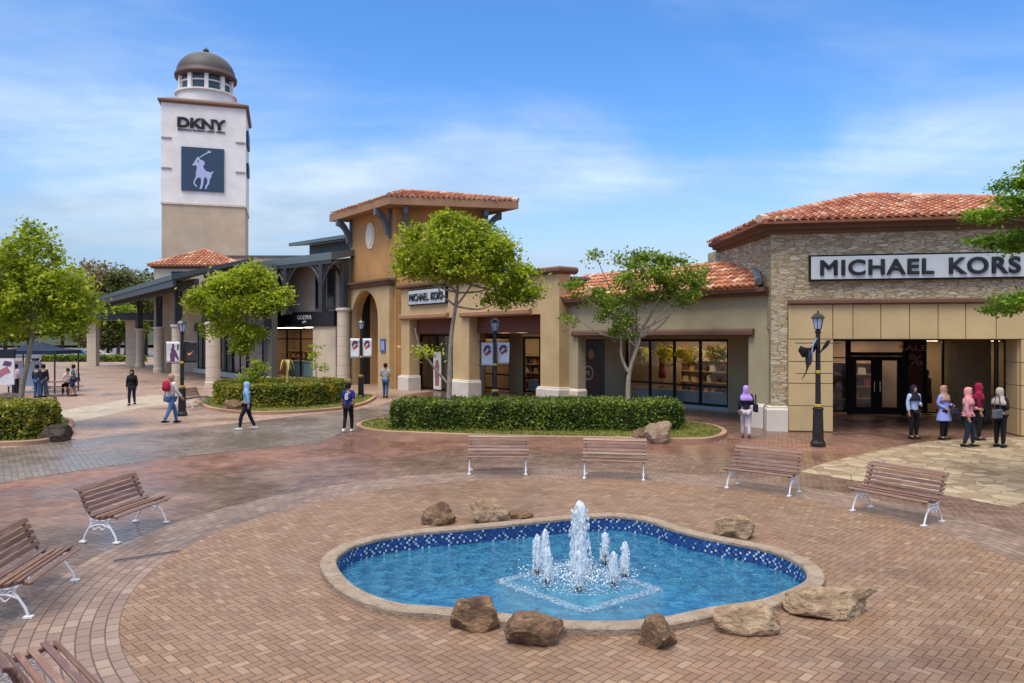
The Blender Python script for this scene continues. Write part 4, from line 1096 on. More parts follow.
MB().box(0, 4.0, 0, .14, 0, .88).build('sign_case', M['dark'], s2)
MB().box(.06, 3.94, -.012, .001, .06, .82).build('sign_face', M['signwhite'], s2)
letters('MICHAEL', M['black'], 2.1, .42, parent=s2, loc=(1.27, -.03, .44), bold=.03, ext=.01)
letters('KORS', M['black'], 1.22, .43, parent=s2, loc=(3.16, -.03, .44), bold=.03, ext=.01)
pb = empty('window_poster', TB + AX * 2.2 + AY * 1.05, RZ, 'white standing poster panel inside the shaded entrance left of the tall tree', 'poster')
MB().box(-.4, .4, 0, .04, .1, 2.2).build('board', M['offwhite'], pb)
MB().wall([(-.2, .3), (.2, .3), (.25, 1.4), (.1, 1.8), (-.15, 1.7), (-.25, 1.2)], -.006, -.001).build('printed_figure', plain('print_brown', (.3, .12, .1), .5), pb)

# ------------------------------------------------------------------ ochre arch tower
C0 = Vector((-6.8, 44.0, 0)); DL = Vector((-.606, .795, 0)); DE = Vector((.976, .217, 0))
NL = Vector((-.795, -.606, 0))
tw = empty('arch_tower', C0, 0, 'ochre stucco entrance tower with tall arch, oval window and overhanging tile roof', 'tower')
def poly(*pp): return [(p.x, p.y) for p in pp]
LW, EW = 6.2, 5.5
A_, B_, Cc, D_ = C0, C0 + DL * LW, C0 + DL * LW + DE * EW, C0 + DE * EW
LM = Matrix(((DL.x, -NL.x, 0, C0.x), (DL.y, -NL.y, 0, C0.y), (0, 0, 1, 0), (0, 0, 0, 1)))     # local x along the left face, y inward
def arch(x0, x1, zs, n=18):
    c = (x0 + x1) / 2; r = (x1 - x0) / 2
    return [(c - r * math.cos(math.pi * i / n), zs + r * math.sin(math.pi * i / n)) for i in range(n + 1)]
ar = arch(1.72, 5.32, 4.15)
MB().wall([(0, 0), (1.72, 0)] + ar + [(5.32, 0), (LW, 0), (LW, 10.75), (0, 10.75)], 0, .4, LM).build('wall', M['orange'], tw, world=True)
i_ = -NL * .6
MB().prism(poly(A_ + i_ * 0 + DE * .05 + DL * .001, D_, D_ + DL * .5, A_ + DE * .6 + DL * .5), 0.0, 10.74).build('wall', M['orange'], tw, world=True)
MB().prism(poly(B_ + DE * .8, Cc, Cc - DL * .4, B_ - DL * .4 + DE * .8), 0, 10.73).build('wall', M['orange'], tw, world=True)
MB().prism(poly(D_ + DL * .5, D_ + DL * .5 - DE * .4, Cc - DL * .4 - DE * .4, Cc - DL * .4), 0, 10.72).build('wall', M['orange'], tw, world=True)
# portal in front of the left face
MB().wall([(.28, 0), (1.72, 0)] + ar + [(5.32, 0), (5.95, 0), (5.95, 6.1), (.28, 6.1)], -.3, -.002, LM).build('portal', M['tan'], tw, world=True)
pl = [C0 + DL * .28, C0 + DL * .28 + NL * .3, C0 + DL * 5.95 + NL * .3, C0 + DL * 5.95]
MB().sweep([p.to_2d() for p in pl], [(-.1, 6.1), (.1, 6.1), (.2, 6.2), (.2, 6.32), (.32, 6.38), (.32, 6.5), (-.1, 6.54)], side=-1).build('cornice', M['cornice'], tw, world=True)
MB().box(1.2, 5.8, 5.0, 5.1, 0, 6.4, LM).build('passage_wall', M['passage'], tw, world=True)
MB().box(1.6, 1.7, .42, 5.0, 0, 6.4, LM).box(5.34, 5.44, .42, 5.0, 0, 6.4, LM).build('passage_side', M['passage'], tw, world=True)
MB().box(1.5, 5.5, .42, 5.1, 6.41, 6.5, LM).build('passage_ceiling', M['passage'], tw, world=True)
# oval window
ov = MB(); ov.lathe([(.001, -.06), (.62, -.06), (.7, 0), (.7, .05), (.001, .05)], 28, LM @ Matrix.Translation((3.3, 0, 9.35)) @ Matrix.Rotation(R(90), 4, 'X') @ Matrix.Diagonal((.85, 1.18, 1, 1)), 1, 1)
w_ = ov.build('oval_window', plain('oval_frame', (.72, .64, .48), .5), tw, world=True)
MB().lathe([(.001, .0), (.52, .0), (.52, .012), (.001, .012)], 28, LM @ Matrix.Translation((3.3, -.07, 9.35)) @ Matrix.Rotation(R(90), 4, 'X') @ Matrix.Diagonal((.85, 1.18, 1, 1))).build('pane', plain('pale_pane', (.72, .69, .58), .85, spec=.15), w_, world=True)
# roof
F0, F1 = C0 + NL * 1.0 - DL * 1.0, C0 + DL * (LW + 1) + NL * 1.0
F3, F2 = F0 + DE * 7.55, F1 + DE * 7.55
fasc = [(0, 10.62), (.0, 11.08), (-.16, 11.08), (-.16, 10.7), (-.3, 10.66), (-.3, 10.62)]
MB().sweep([p.to_2d() for p in (F1, F0, F3, F2)], fasc, closed=True, side=-1 if ((F0 - F1).cross(F3 - F0)).z < 0 else 1).build('fascia', M['fascia'], tw, world=True)
MB().prism(poly(F1 * .98 + F3 * .02, F0 * .98 + F2 * .02, F3 * .98 + F1 * .02, F2 * .98 + F0 * .02), 10.68, 10.74).build('soffit', M['fascia'], tw, world=True)
zz = Vector((0, 0, 11.1)); ctr = (F0 + F1 + F2 + F3) / 4
T1 = ctr - DE * 1.0 + Vector((0, 0, 12.05)); T2 = ctr + DE * 1.0 + Vector((0, 0, 12.05))
tile_roof('roof', [F0 + zz, F3 + zz, T2, T1], tw, w=.3, ln=.42, ridges=[(F0 + zz, T1), (F3 + zz, T2), (T1, T2)])
tile_roof('roof', [F1 + zz, F0 + zz, T1], tw, w=.3, ln=.42)
tile_roof('roof', [F3 + zz, F2 + zz, T2], tw, w=.3, ln=.42)
tile_roof('roof', [F2 + zz, F1 + zz, T1, T2], tw, w=.6, ln=.42)
def bracket(base, dirv, z):
    """curved eaves bracket against a wall"""
    mb = MB(); side = Vector((-dirv.y, dirv.x, 0)) * .13
    vs = []; n = 9
    for i in range(n + 1):
        a = R(90) * i / n
        for rr in (1.0, .72):
            p = base + dirv * (1.05 - 1.0 * rr * math.cos(a) - (1 - rr) * 1.0 * 0) * 1.0 + Vector((0, 0, z - 1.55 + 1.5 * rr * math.sin(a) + (1 - rr) * .0))
            vs += [p - side, p + side]
    fs = []
    for i in range(n):
        o = 4 * i
        fs += [(o, o + 4, o + 5, o + 1), (o + 2, o + 3, o + 7, o + 6), (o, o + 2, o + 6, o + 4), (o + 1, o + 5, o + 7, o + 3)]
    fs += [(0, 1, 3, 2), (4 * n, 4 * n + 2, 4 * n + 3, 4 * n + 1)]
    mb.add(vs, fs)
    mb.box(-.13, .13, -.02, .1, z - 1.75, z, Matrix.Translation(base) @ Matrix.Rotation(math.atan2(dirv.y, dirv.x) - R(90), 4, 'Z'))
    return mb.build('bracket', plain('slate_bracket', (.11, .125, .15), .5), tw, world=True)
bracket(C0 + DL * (LW - .2), NL, 10.68); bracket(C0 + DL * .7, NL, 10.68)
NE = Vector((DE.y, -DE.x, 0))
bracket(C0 + DE * .5, NE, 10.68); bracket(C0 + DE * (EW - .3), NE, 10.68)
bracket(D_ + DL * .4, DE, 10.68)
ws = empty('wall_sign', C0 + DL * 1.0 + NL * .335 + Vector((0, 0, 2.55)), RZ, 'small blue wall plate on the arch portal', 'sign')
MB().box(-.3, .3, -.03, .03, -.4, .4).build('plate', plain('blue_plate', (.05, .1, .3), .4), ws)
MB().box(-.2, .2, -.036, -.031, -.25, .25).build('print', plain('plate_print', (.25, .33, .55), .4), ws)
# ------------------------------------------------------------------ chocolate shop with metal canopy
GX = Vector((.74, -.67, 0)); GY = Vector((.67, .74, 0)); GZ = math.atan2(-.67, .74)
G0 = Vector((-11.6, 49.5, 0))
gs = empty('chocolate_shop', G0, GZ, 'dark fronted chocolate shop under a grey green metal canopy beside the arch tower', 'shop')
MB().box(-14.5, .1, -.25, .0, 3.78, 4.8).build('fascia_band', M['blackband'], gs)
letters('GODIVA', M['signwhite'], 1.75, .3, parent=gs, loc=(-3.35, -.27, 4.42), bold=.012, ext=.01)
MB().wall([(-3.6, 4.02), (-3.5, 4.05), (-3.42, 4.0), (-3.36, 4.1), (-3.25, 4.05), (-3.1, 4.13), (-3.2, 4.16), (-3.3, 4.2), (-3.45, 4.18), (-3.62, 4.12)], -.28, -.251).build('emblem', M['signwhite'], gs)
MB().box(-2.55, .1, -.12, .3, 0, 3.78).build('wall_panel', M['creamwall'], gs)
MB().box(-14.5, 1.4, .02, .4, 4.8, 8.2).build('upper_wall', M['greybeige'], gs)
for x0, x1 in ((-.9, -.2), (-2.3, -1.5)):
    w_ = MB().box(x0 - .08, x1 + .08, -.06, .019, 4.95, 7.6).build('window', M['timber'], gs)
    MB().box(x0, x1, -.075, -.061, 5.0, 7.55).build('pane', plain('dark_pane', (.012, .013, .016), .12), w_)
window(gs, -11.5, -2.6, .1, .1, 3.7, 5, fw=.1, transom=2.9)
MB().box(-14.5, -11.5, .0, .3, 0, 3.78).build('wall_panel', M['timber'], gs)
MB().box(-14.4, .1, 5.6, 5.8, 0, 4.0).build('back_wall', M['interior'], gs)
MB().box(-14.4, .1, .4, 5.8, 4.0, 4.1).build('ceiling', M['interior'], gs)
MB().box(-6.2, -2.9, .3, .7, .0, 1.3).box(-6.3, -2.8, .25, .75, 1.3, 1.38).build('counter', plain('mint_counter', (.26, .42, .42), .4), gs)
goods_shelf(G0 + GX * -7.0 + GY * 2.6, GZ, 'wooden display shelf behind the mint counter of the chocolate shop', 'boxy handbag on the shelf behind the mint counter', w=2.0)
goods_shelf(G0 + GX * -10.6 + GY * 3.6, GZ, 'wooden display shelf in the middle of the chocolate shop window', 'boxy handbag on the shelf in the chocolate shop window middle', w=2.4)
MB().box(-14.5, -14.4, .4, 5.8, 0, 4.0).build('side_wall', M['interior'], gs)
for x, y in ((-12.5, .6), (-9.9, .6), (-7.3, .6), (-4.7, .6), (-12.5, 3.2), (-8.5, 3.2)): MB().box(x, x + 1.0, y, y + .9, 3.72, 3.76).build('ceiling_light', M['lit'], gs)
wp = empty('window_poster', G0 + GX * -10.4 - GY * .03, GZ, 'pale blue poster in the left end of the chocolate shop window', 'poster')
MB().box(-.7, .7, -.02, .02, 1.2, 3.4).build('board', plain('pale_blue_poster', (.28, .42, .55), .4), wp)
MB().box(-.5, .5, -.026, -.021, 1.5, 2.0).build('print', M['offwhite'], wp)
# canopy: eave edge, sloped sheets, columns with curved braces
cn = empty('metal_canopy', G0 + GX * .9 - GY * 1.6, GZ, 'grey green sheet metal canopy on curved dark braces above the chocolate shop', 'canopy')
MB().add([(-16.5, 0, 7.95), (.9, 0, 7.95), (.9, 0, 8.42), (-16.5, 0, 8.42), (-16.5, 4.4, 9.1), (.9, 4.4, 9.1), (-16.5, 4.4, 8.95), (.9, 4.4, 8.95), (-16.5, .25, 7.95), (.9, .25, 7.95)],
         [(0, 1, 2, 3), (3, 2, 5, 4), (4, 5, 7, 6), (6, 7, 9, 8), (8, 9, 1, 0), (0, 3, 4, 6, 8), (1, 9, 7, 5, 2)]).build('roof', M['teal'], cn)
MB().box(-16.4, .85, .02, .2, 7.7, 7.95).build('beam', M['timber'], cn)
MB().box(-8.5, .9, 4.45, 4.8, 8.9, 10.0).build('clerestory_wall', plain('slate_wall', (.10, .12, .13), .6), cn)
MB().add([(-9.5, 3.3, 9.9), (.6, 3.3, 9.9), (.6, 3.3, 10.15), (-9.5, 3.3, 10.15), (-9.5, 8, 10.8), (.6, 8, 10.8), (-9.5, 8, 10.55), (.6, 8, 10.55)],
         [(0, 1, 2, 3), (3, 2, 5, 4), (4, 5, 7, 6), (6, 7, 1, 0), (0, 3, 4, 6), (1, 7, 5, 2)]).build('upper_roof', M['teal'], cn)
def brace(mb, x, y, z0, z1, dx, wd=.09):
    pts = [(x + dx * (1 - math.cos(R(90) * i / 7)), z0 + (z1 - z0) * math.sin(R(90) * i / 7)) for i in range(8)]
    for (a, b), (c, d) in zip(pts[:-1], pts[1:]):
        mb.tube([(a, y, b), (c, y, d)], wd, 6)
for x, z0 in ((-.35, 4.9), (-4.6, 4.85), (-8.2, 4.85), (-12.0, 4.85)):
    mb = MB().box(x - .2, x + .2, .0, .34, z0, 7.72)
    for dx in (-1.75, 1.75):
        brace(mb, x, .12, z0 + .5, 7.75, dx)
        brace(mb, x, .12, z0 + 1.0, 7.75, dx * .55, .06)
    mb.box(x - .32, x + .32, -.08, .42, z0 - .25, z0)
    mb.build('braced_post', M['timber'], cn)
mb = MB().box(.62, 1.02, .8, 1.2, 4.9, 7.72)
brace(mb, .82, 1.0, 5.4, 7.75, -1.5)
mb.build('braced_post', M['timber'], cn)
def column(loc, h, label, r=.42, group='banded stone columns'):
    t = empty('stone_column', loc, 0, label, 'column', group)
    MB().lathe([(r * 1.12, 0), (r * 1.12, .35), (r, .4), (r * .97, h)], 20).build('shaft', M['column'], t, smooth=False)
    MB().lathe([(r, h), (r * 1.2, h + .08), (r * 1.2, h + .2), (r * .8, h + .22)], 20).build('capital', M['plinth'], t)
    return t
column((-10.75, 47.9, 0), 4.7, 'tall banded stone column between the beige panel and the arch portal')
# ------------------------------------------------------------------ columned walkway to the left
WX = Vector((.59, -.807, 0)); WY = Vector((.807, .59, 0)); WZr = math.atan2(-.807, .59)
wk = empty('covered_walkway', (-24.4, 54.4, 0), WZr, 'long dark roofed walkway on stone columns with shop windows behind', 'walkway')
def wloc(px, Y): return ((px - 512) * Y / FPX, Y, 0)
W0 = Vector((-24.4, 54.4, 0))
def toW(p): v = Vector(p) - W0; return v.dot(WX), v.dot(WY)
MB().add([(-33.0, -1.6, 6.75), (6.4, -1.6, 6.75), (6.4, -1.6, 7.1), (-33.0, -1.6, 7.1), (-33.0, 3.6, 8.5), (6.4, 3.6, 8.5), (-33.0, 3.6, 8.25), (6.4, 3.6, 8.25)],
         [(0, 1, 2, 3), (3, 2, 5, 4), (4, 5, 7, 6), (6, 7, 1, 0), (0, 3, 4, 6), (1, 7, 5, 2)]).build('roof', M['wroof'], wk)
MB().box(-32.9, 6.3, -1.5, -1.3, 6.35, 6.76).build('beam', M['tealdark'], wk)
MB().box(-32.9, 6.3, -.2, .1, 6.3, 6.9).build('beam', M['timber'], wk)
for i, (px, Y) in enumerate(((213, 45.0), (178, 53.6), (159, 65.0), (140, 77.0))):
    p = wloc(px, Y); x, y = toW(p)
    column(p, 3.75, ['stout banded column rising from the hedge under the leafy tree', 'banded column half hidden behind the lamp post banner', 'banded column above the red backpack man', 'farthest round banded column of the long walkway'][i])
    mb = MB().box(x - .24, x + .24, y - .24, y + .24, 3.98, 7.1)
    for dx in (-1.6, 1.6): brace(mb, x, y, 4.6, 6.9, dx)
    mb.build('braced_post', M['timber'], wk)
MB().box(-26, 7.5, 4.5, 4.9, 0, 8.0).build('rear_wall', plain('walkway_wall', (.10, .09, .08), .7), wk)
MB().box(-26, 7.5, 3.9, 4.5, 0, .35).build('sill', M['plinth'], wk)
for i in range(9):
    window(wk, -25.5 + i * 3.6, -22.2 + i * 3.6, 4.2, .35, 3.6, 2, fw=.1)
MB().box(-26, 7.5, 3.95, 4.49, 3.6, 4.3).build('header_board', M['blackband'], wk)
# flat dark canopy across the far end, on square pillars
fc_ = empty('flat_canopy', (-43.5, 80, 0), R(8), 'flat dark canopy crossing behind the far end of the walkway', 'canopy')
MB().box(-2.2, 6.5, -1.2, 2.5, 4.9, 5.7).build('roof', M['tealdark'], fc_)
for x, r in ((-1.1, .45), (2.8, .48)):
    MB().box(x - r, x + r, -.5, .5, 0, 4.9).build('pillar', M['column'], fc_)

# ------------------------------------------------------------------ cream house and sign tower
ch = empty('cream_house', (-28, 66, 0), 0, 'cream house with hipped orange tile roof in front of the sign tower', 'house')
hx0, hx1, hy0, hy1 = -31.5, -24.0, 66, 74
MB().box(hx0, hx1, hy0, hy1, 0, 9.35).build('wall', M['creamwall'], ch, world=True)
MB().sweep([(hx0, hy1), (hx0, hy0), (hx1, hy0), (hx1, hy1)], [(0, 9.1), (.2, 9.15), (.3, 9.35), (0, 9.35)], side=1).build('cornice', M['cornice'], ch, world=True)
e_ = .4; z_ = 9.38
q0, q1, q2, q3 = Vector((hx0 - e_, hy0 - e_, z_)), Vector((hx1 + e_, hy0 - e_, z_)), Vector((hx1 + e_, hy1 + e_, z_)), Vector((hx0 - e_, hy1 + e_, z_))
ap = Vector((-28.4, 69.5, 11.15))
tile_roof('roof', [q0, q1, ap], ch, w=.34, ln=.5, ridges=[(q0, ap), (q1, ap)])
tile_roof('roof', [q1, q2, ap], ch, w=.6, ln=.5); tile_roof('roof', [q3, q0, ap], ch, w=.5, ln=.5); tile_roof('roof', [q2, q3, ap], ch, w=.8, ln=.5)
wn = MB().box(-29.95, -28.7, 65.93, 66.0, 8.1, 8.85).build('window', M['dark'], ch, world=True)
MB().box(-29.88, -28.77, 65.92, 65.929, 8.17, 8.78).build('pane', plain('dark_pane', (.012, .013, .016), .12), wn, world=True)
cb = empty('cream_block', (-23, 70.5, 0), 0, 'plain cream flat topped block behind the canopy roof', 'building')
MB().box(-27, -18.5, 71, 78, 0, 10.7).build('wall', M['creamwall'], cb, world=True)
MB().sweep([(-27, 78), (-27, 71), (-18.5, 71), (-18.5, 78)], [(0, 10.6), (.12, 10.6), (.15, 10.8), (-.2, 10.85), (-.2, 10.6)], side=1).build('coping', M['teal'], cb, world=True)

TY = 78.0
s_ = TY / FPX
def tx(px): return (px - 512) * s_
def tz(py): return CH + (HZ - py) * s_
bt = empty('sign_tower', (tx(204), TY, 0), 0, 'tall white and beige square tower with copper dome and two signs', 'tower')
x0, x1 = tx(204) - 4.1, tx(204) + 4.1
dp = 7.8
TROT = R(17)
MB().box(x0 + .06, x1 - .06, TY + .06, TY + dp, 0, tz(204)).build('lower_shaft', M['towertan'], bt, world=True)
MB().box(x0, x1, TY, TY + dp, tz(204), tz(105)).build('upper_shaft', M['white'], bt, world=True)
MB().box(x0 - .04, x1 + .04, TY - .04, TY + dp, tz(205.5), tz(203.6)).build('string_course', M['plinth'], bt, world=True)
zc = tz(105)
MB().sweep([(x0, TY + dp), (x0, TY), (x1, TY), (x1, TY + dp)], [(-.05, zc - .05), (.12, zc - .05), (.3, zc + .12), (.3, zc + .28), (-.9, zc + .8), (-.9, zc)], side=1).build('cornice', plain('tower_cornice', (.2, .12, .085), .8), bt, world=True)
cxT, cyT = tx(204) - .15, TY + dp / 2
kk = (cyT - 2.4) / FPX
def tz2(py): return CH + (HZ - py) * kk
rD = 28.5 * kk
MB().lathe([(rD * .98, zc), (rD * .98, tz2(91.5)), (rD * 1.05, tz2(91)), (rD * 1.05, tz2(89.5)), (rD * .9, tz2(89))], 40, Matrix.Translation((cxT, cyT, 0))).build('drum', M['white'], bt, world=True)
MB().lathe([(rD * .84, tz2(89.5)), (rD * .84, tz2(71))], 40, Matrix.Translation((cxT, cyT, 0))).build('lantern_glass', plain('tower_glass', (.05, .075, .08), .12), bt, world=True)
for i in range(10):
    a = 6.283 * (i + .5) / 10 + .1
    MB().box(-.2, .2, -.2, .2, tz2(89.3), tz2(71), Matrix.Translation((cxT + rD * .88 * math.cos(a), cyT + rD * .88 * math.sin(a), 0)) @ Matrix.Rotation(a + R(90), 4, 'Z')).build('lantern_pier', M['white'], bt, world=True)
MB().lathe([(rD * .86, tz2(80.5)), (rD * .89, tz2(80.5)), (rD * .89, tz2(79.3)), (rD * .86, tz2(79.3))], 40, Matrix.Translation((cxT, cyT, 0))).build('glazing_bar', M['white'], bt, world=True)
zd = tz2(72); hd_ = tz2(46) - zd
MB().lathe([(rD * .95, zd - .25), (rD * 1.04, zd - .2), (rD * 1.06, zd + .15), (rD * 1.0, zd + .25)] + [(rD * 1.0 * math.cos(R(90) * i / 12), zd + .25 + (hd_ - .25) * math.sin(R(90) * i / 12)) for i in range(1, 12)] + [(.2, zd + hd_)], 40, Matrix.Translation((cxT, cyT, 0))).build('dome', M['dome'], bt, world=True, smooth=True)
zf = zd + hd_
MB().lathe([(.3, zf - .1), (.28, zf + .05), (.16, zf + .1), (.3, zf + .25), (.3, zf + .4), (.1, zf + .6), (.02, zf + .75)], 14, Matrix.Translation((cxT, cyT, 0))).build('finial', M['tealdark'], bt, world=True)
for lx in (x0 + .05, x1 - 1.0):
    for py in (140.5, 170.5):
        MB().box(lx, lx + .95, TY - .1, TY - .001, tz(py + .5), tz(py - .9)).build('ledge', plain('ledge_grey', (.3, .28, .27), .7), bt, world=True)
s3 = empty('tower_sign', (tx(202), TY - .01, tz(124)), 0, 'black raised letters on the white upper part of the tower', 'sign')
letters('DKNY', M['black'], 45 * s_, 10.2 * s_, parent=s3, loc=(0, -.08, .0), bold=.045, ext=.06)
letters('DONNA KARAN NEW YORK', M['black'], 44 * s_, 1.8 * s_, parent=s3, loc=(0, -.05, -.75), bold=.01, ext=.03)
s4 = empty('side_sign', (x1 + .02, TY + 2.5, tz(132)), 0, 'thin dark letters along the upper right flank of the tower', 'sign')
MB().box(0, .22, -1.6, 1.8, -.75, .75).build('board', M['navy'], s4)
s5 = empty('side_sign', (x1 + .02, TY + 2.5, tz(163)), 0, 'dark panel fixed low on the right flank of the tower', 'sign')
MB().box(0, .22, -1.2, 1.4, -.6, .6).build('board', M['navy'], s5)
# navy panel with the mounted player emblem
X0, X1, Zb, Zt = tx(183.2), tx(222.8), tz(191.5), tz(148.2)
s6 = empty('panel_sign', ((X0 + X1) / 2, TY - .16, (Zb + Zt) / 2), 0, 'square navy panel with pale horse and rider emblem on the tower', 'sign')
hw, hh = (X1 - X0) / 2, (Zt - Zb) / 2
MB().box(-hw, hw, 0, .16, -hh, hh).build('panel', M['navy'], s6)
def em(pts):
    # emblem drawn in a 0..100 box (x right, y down) read from the panel
    return [((x - 50) / 100 * 2 * hw, (50 - y) / 100 * 2 * hh) for x, y in pts]
mb = MB()
mb.wall(em([(25, 41), (28, 38), (32, 31), (36, 24), (40, 21), (43, 24), (44, 28), (50, 29), (54, 33), (55, 39), (51, 41), (52, 46), (55, 51), (60, 54), (66, 55), (70, 59), (71, 65), (68, 70), (66, 76), (65, 83), (61, 88), (59, 94), (55, 95), (56, 88), (60, 81), (61, 74), (58, 68), (54, 68), (52, 76), (51, 86), (47, 95), (41, 96), (44, 91), (46, 83), (46, 72), (43, 69), (38, 70), (33, 76), (31, 83), (36, 88), (38, 91), (33, 90), (28, 84), (30, 75), (34, 67), (34, 58), (36, 50), (36, 44), (33, 41), (29, 43)]), -.03, -.002)
mb.wall(em([(44, 21), (48, 18), (62, 9), (61, 7), (66, 6), (70, 9), (67, 12), (64, 11), (49, 20), (46, 24)]), -.031, -.001)
mb.wall(em([(68, 57), (72, 54), (76, 53), (73, 58), (70, 62)]), -.029, -.003)
mb.build('rider_emblem', M['lilac'], s6)
MB().wall(em([(37, 31), (40, 29), (41, 33), (38, 34)]), -.036, -.032).build('emblem_shade', M['navy'], s6)

for o in (s3, s4, s5, s6):            # the tower is turned a little on its base, and its signs with it
    v = o.location - bt.location
    o.location = bt.location + Matrix.Rotation(TROT, 3, 'Z') @ v; o.rotation_euler = (0, 0, TROT)
bt.rotation_euler = (0, 0, TROT)

# ------------------------------------------------------------------ street lamps
def lamp_post(loc, label, h=3.75, rz=0, arm=True):
    t = empty('street_lamp', loc, rz, label, 'street lamp', 'black street lamps with gold rings')
    MB().lathe([(.2, 0), (.2, .1), (.165, .16), (.15, .2), (.13, 1.0), (.145, 1.02), (.145, 1.06), (.075, 1.12), (.06, h - .62), (.085, h - .6), (.085, h - .56), (.05, h - .54), (.1, h - .5)], 8, None, 1, 1, R(22.5)).build('post', M['iron'], t, bevel=.004)
    for z, r in ((1.09, .125), (2.02, .085)):
        MB().lathe([(r * .8, z), (r, z + .015), (r, z + .07), (r * .8, z + .085)], 14).build('ring', M['gold'], t)
    zb = h - .5
    ln = MB().lathe([(.085, zb), (.145, zb + .28), (.145, zb + .3)], 6).build('lantern', M['lampglass'], t)
    fr = MB()
    for i in range(6):
        a = 6.283 * i / 6
        fr.tube([(.088 * math.cos(a), .088 * math.sin(a), zb), (.15 * math.cos(a), .15 * math.sin(a), zb + .3)], .01, 4)
    fr.build('frame', M['iron'], ln)
    MB().lathe([(.19, zb + .29), (.2, zb + .31), (.12, zb + .4), (.05, zb + .44), (.025, zb + .46), (.03, zb + .48), (.005, zb + .52)], 6).build('cap', M['iron'], t)
    if arm:
        MB().tube([(-.62, 0, 2.86), (.62, 0, 2.86)], .014, 6).build('banner_arm', M['iron'], t)
        MB().tube([(-.6, 0, 2.02), (.6, 0, 2.02)], .012, 6).build('banner_arm', M['iron'], t)
    return t
PR = dict(white=plain('banner_white', (.66, .66, .70), .7), black=plain('banner_black', (.02, .022, .03), .6), blue=plain('banner_blue', (.30, .42, .70), .7), purple=plain('print_purple', (.12, .04, .12), .6), red=plain('print_red', (.5, .07, .05), .6), orange=plain('print_orange', (.75, .35, .12), .6))
def banner(loc, rz, x0, x1, z0, z1, label, cloth, prints, sway=.04, group=None):
    t = empty('banner', loc, rz, label, 'banner', group)
    nx, nz = 8, 8
    def pt(u, v, d=0): return (x0 + (x1 - x0) * u, sway * math.sin(3 * v + 2 * u) * v + d, z1 + (z0 - z1) * v)
    vs = [pt(i / nx, j / nz) for j in range(nz + 1) for i in range(nx + 1)] + [pt(i / nx, j / nz, .012) for j in range(nz + 1) for i in range(nx + 1)]
    m = (nx + 1) * (nz + 1); fs = []
    for j in range(nz):
        for i in range(nx):
            a = j * (nx + 1) + i; fs += [(a, a + 1, a + nx + 2, a + nx + 1), (m + a, m + a + nx + 1, m + a + nx + 2, m + a + 1)]
    for i in range(nx): fs += [(i, m + i, m + i + 1, i + 1), (nz * (nx + 1) + i, nz * (nx + 1) + i + 1, m + nz * (nx + 1) + i + 1, m + nz * (nx + 1) + i)]
    for j in range(nz): fs += [(j * (nx + 1), (j + 1) * (nx + 1), m + (j + 1) * (nx + 1), m + j * (nx + 1)), (j * (nx + 1) + nx, m + j * (nx + 1) + nx, m + (j + 1) * (nx + 1) + nx, (j + 1) * (nx + 1) + nx)]
    MB().add(vs, fs).build('cloth', PR[cloth], t, smooth=True)
    for col, pl in prints:
        mb = MB(); k = len(pl)
        mb.add([pt(u, v, -.006) for u, v in pl], [tuple(range(k))]); mb.build('print', PR[col], t, recalc=False)
    return t
LP1 = G(818, 446.5); LP2 = Vector((-.6, 26.6, 0)); LP3 = at(361, 28.6); LP3.z = 0; LP4 = G(182, 416)
LP3 = Vector(((361 - 512) * 37.2 / FPX, 37.2, 0))
lamp_post(LP1, 'black street lamp with curled dark banner before the sand clad pier', arm=True)
lamp_post(LP2, 'black street lamp with two white banners rising behind the long hedge')
lamp_post(LP3, 'black street lamp with two white banners in front of the arch portal', h=3.95)
lamp_post(LP4, 'black street lamp with one white and one black banner beside the walkway', rz=0)
swirl = [('purple', [(.15, .3), (.35, .12), (.65, .1), (.85, .25), (.7, .3), (.5, .25), (.35, .35), (.25, .5)]), ('red', [(.25, .5), (.5, .38), (.8, .3), (.9, .4), (.6, .5), (.4, .6)]), ('purple', [(.55, .32), (.75, .3), (.72, .5), (.58, .48)])]
banner(LP2, R(-12), -.5, -.07, 2.0, 2.84, 'white banner with dark swirl on the left of the lamp behind the hedge', 'white', swirl, group='white banners with dark swirl')
banner(LP2, R(-12), .07, .52, 2.1, 2.84, 'white banner with dark swirl on the right of the lamp behind the hedge', 'white', swirl, .1, group='white banners with dark swirl')
banner(LP3, R(-8), -.55, -.08, 2.0, 2.98, 'white banner with dark swirl on the left of the lamp by the arch', 'white', swirl, group='white banners with dark swirl')
banner(LP3, R(-8), .08, .55, 2.05, 2.98, 'white banner with dark swirl on the right of the lamp by the arch', 'white', swirl, group='white banners with dark swirl')
fig = [('purple', [(.3, .95), (.25, .6), (.35, .45), (.3, .35), (.42, .28), (.4, .12), (.55, .1), (.6, .25), (.55, .32), (.7, .45), (.95, .8), (.85, .9), (.65, .7), (.62, .95)]), ('black', [(.78, .15), (.9, .12), (.88, .4), (.78, .42)])]
banner(LP4, R(6), -.58, -.07, 2.05, 2.86, 'pale blue banner with dark figure print on the lamp by the walkway', 'white', fig)
banner(LP4, R(6), .07, .55, 2.05, 2.86, 'black banner with a small pale swoosh on the lamp by the walkway', 'black', [('orange', [(.3, .5), (.36, .56), (.46, .56), (.75, .42), (.48, .64), (.36, .65), (.29, .6)])])
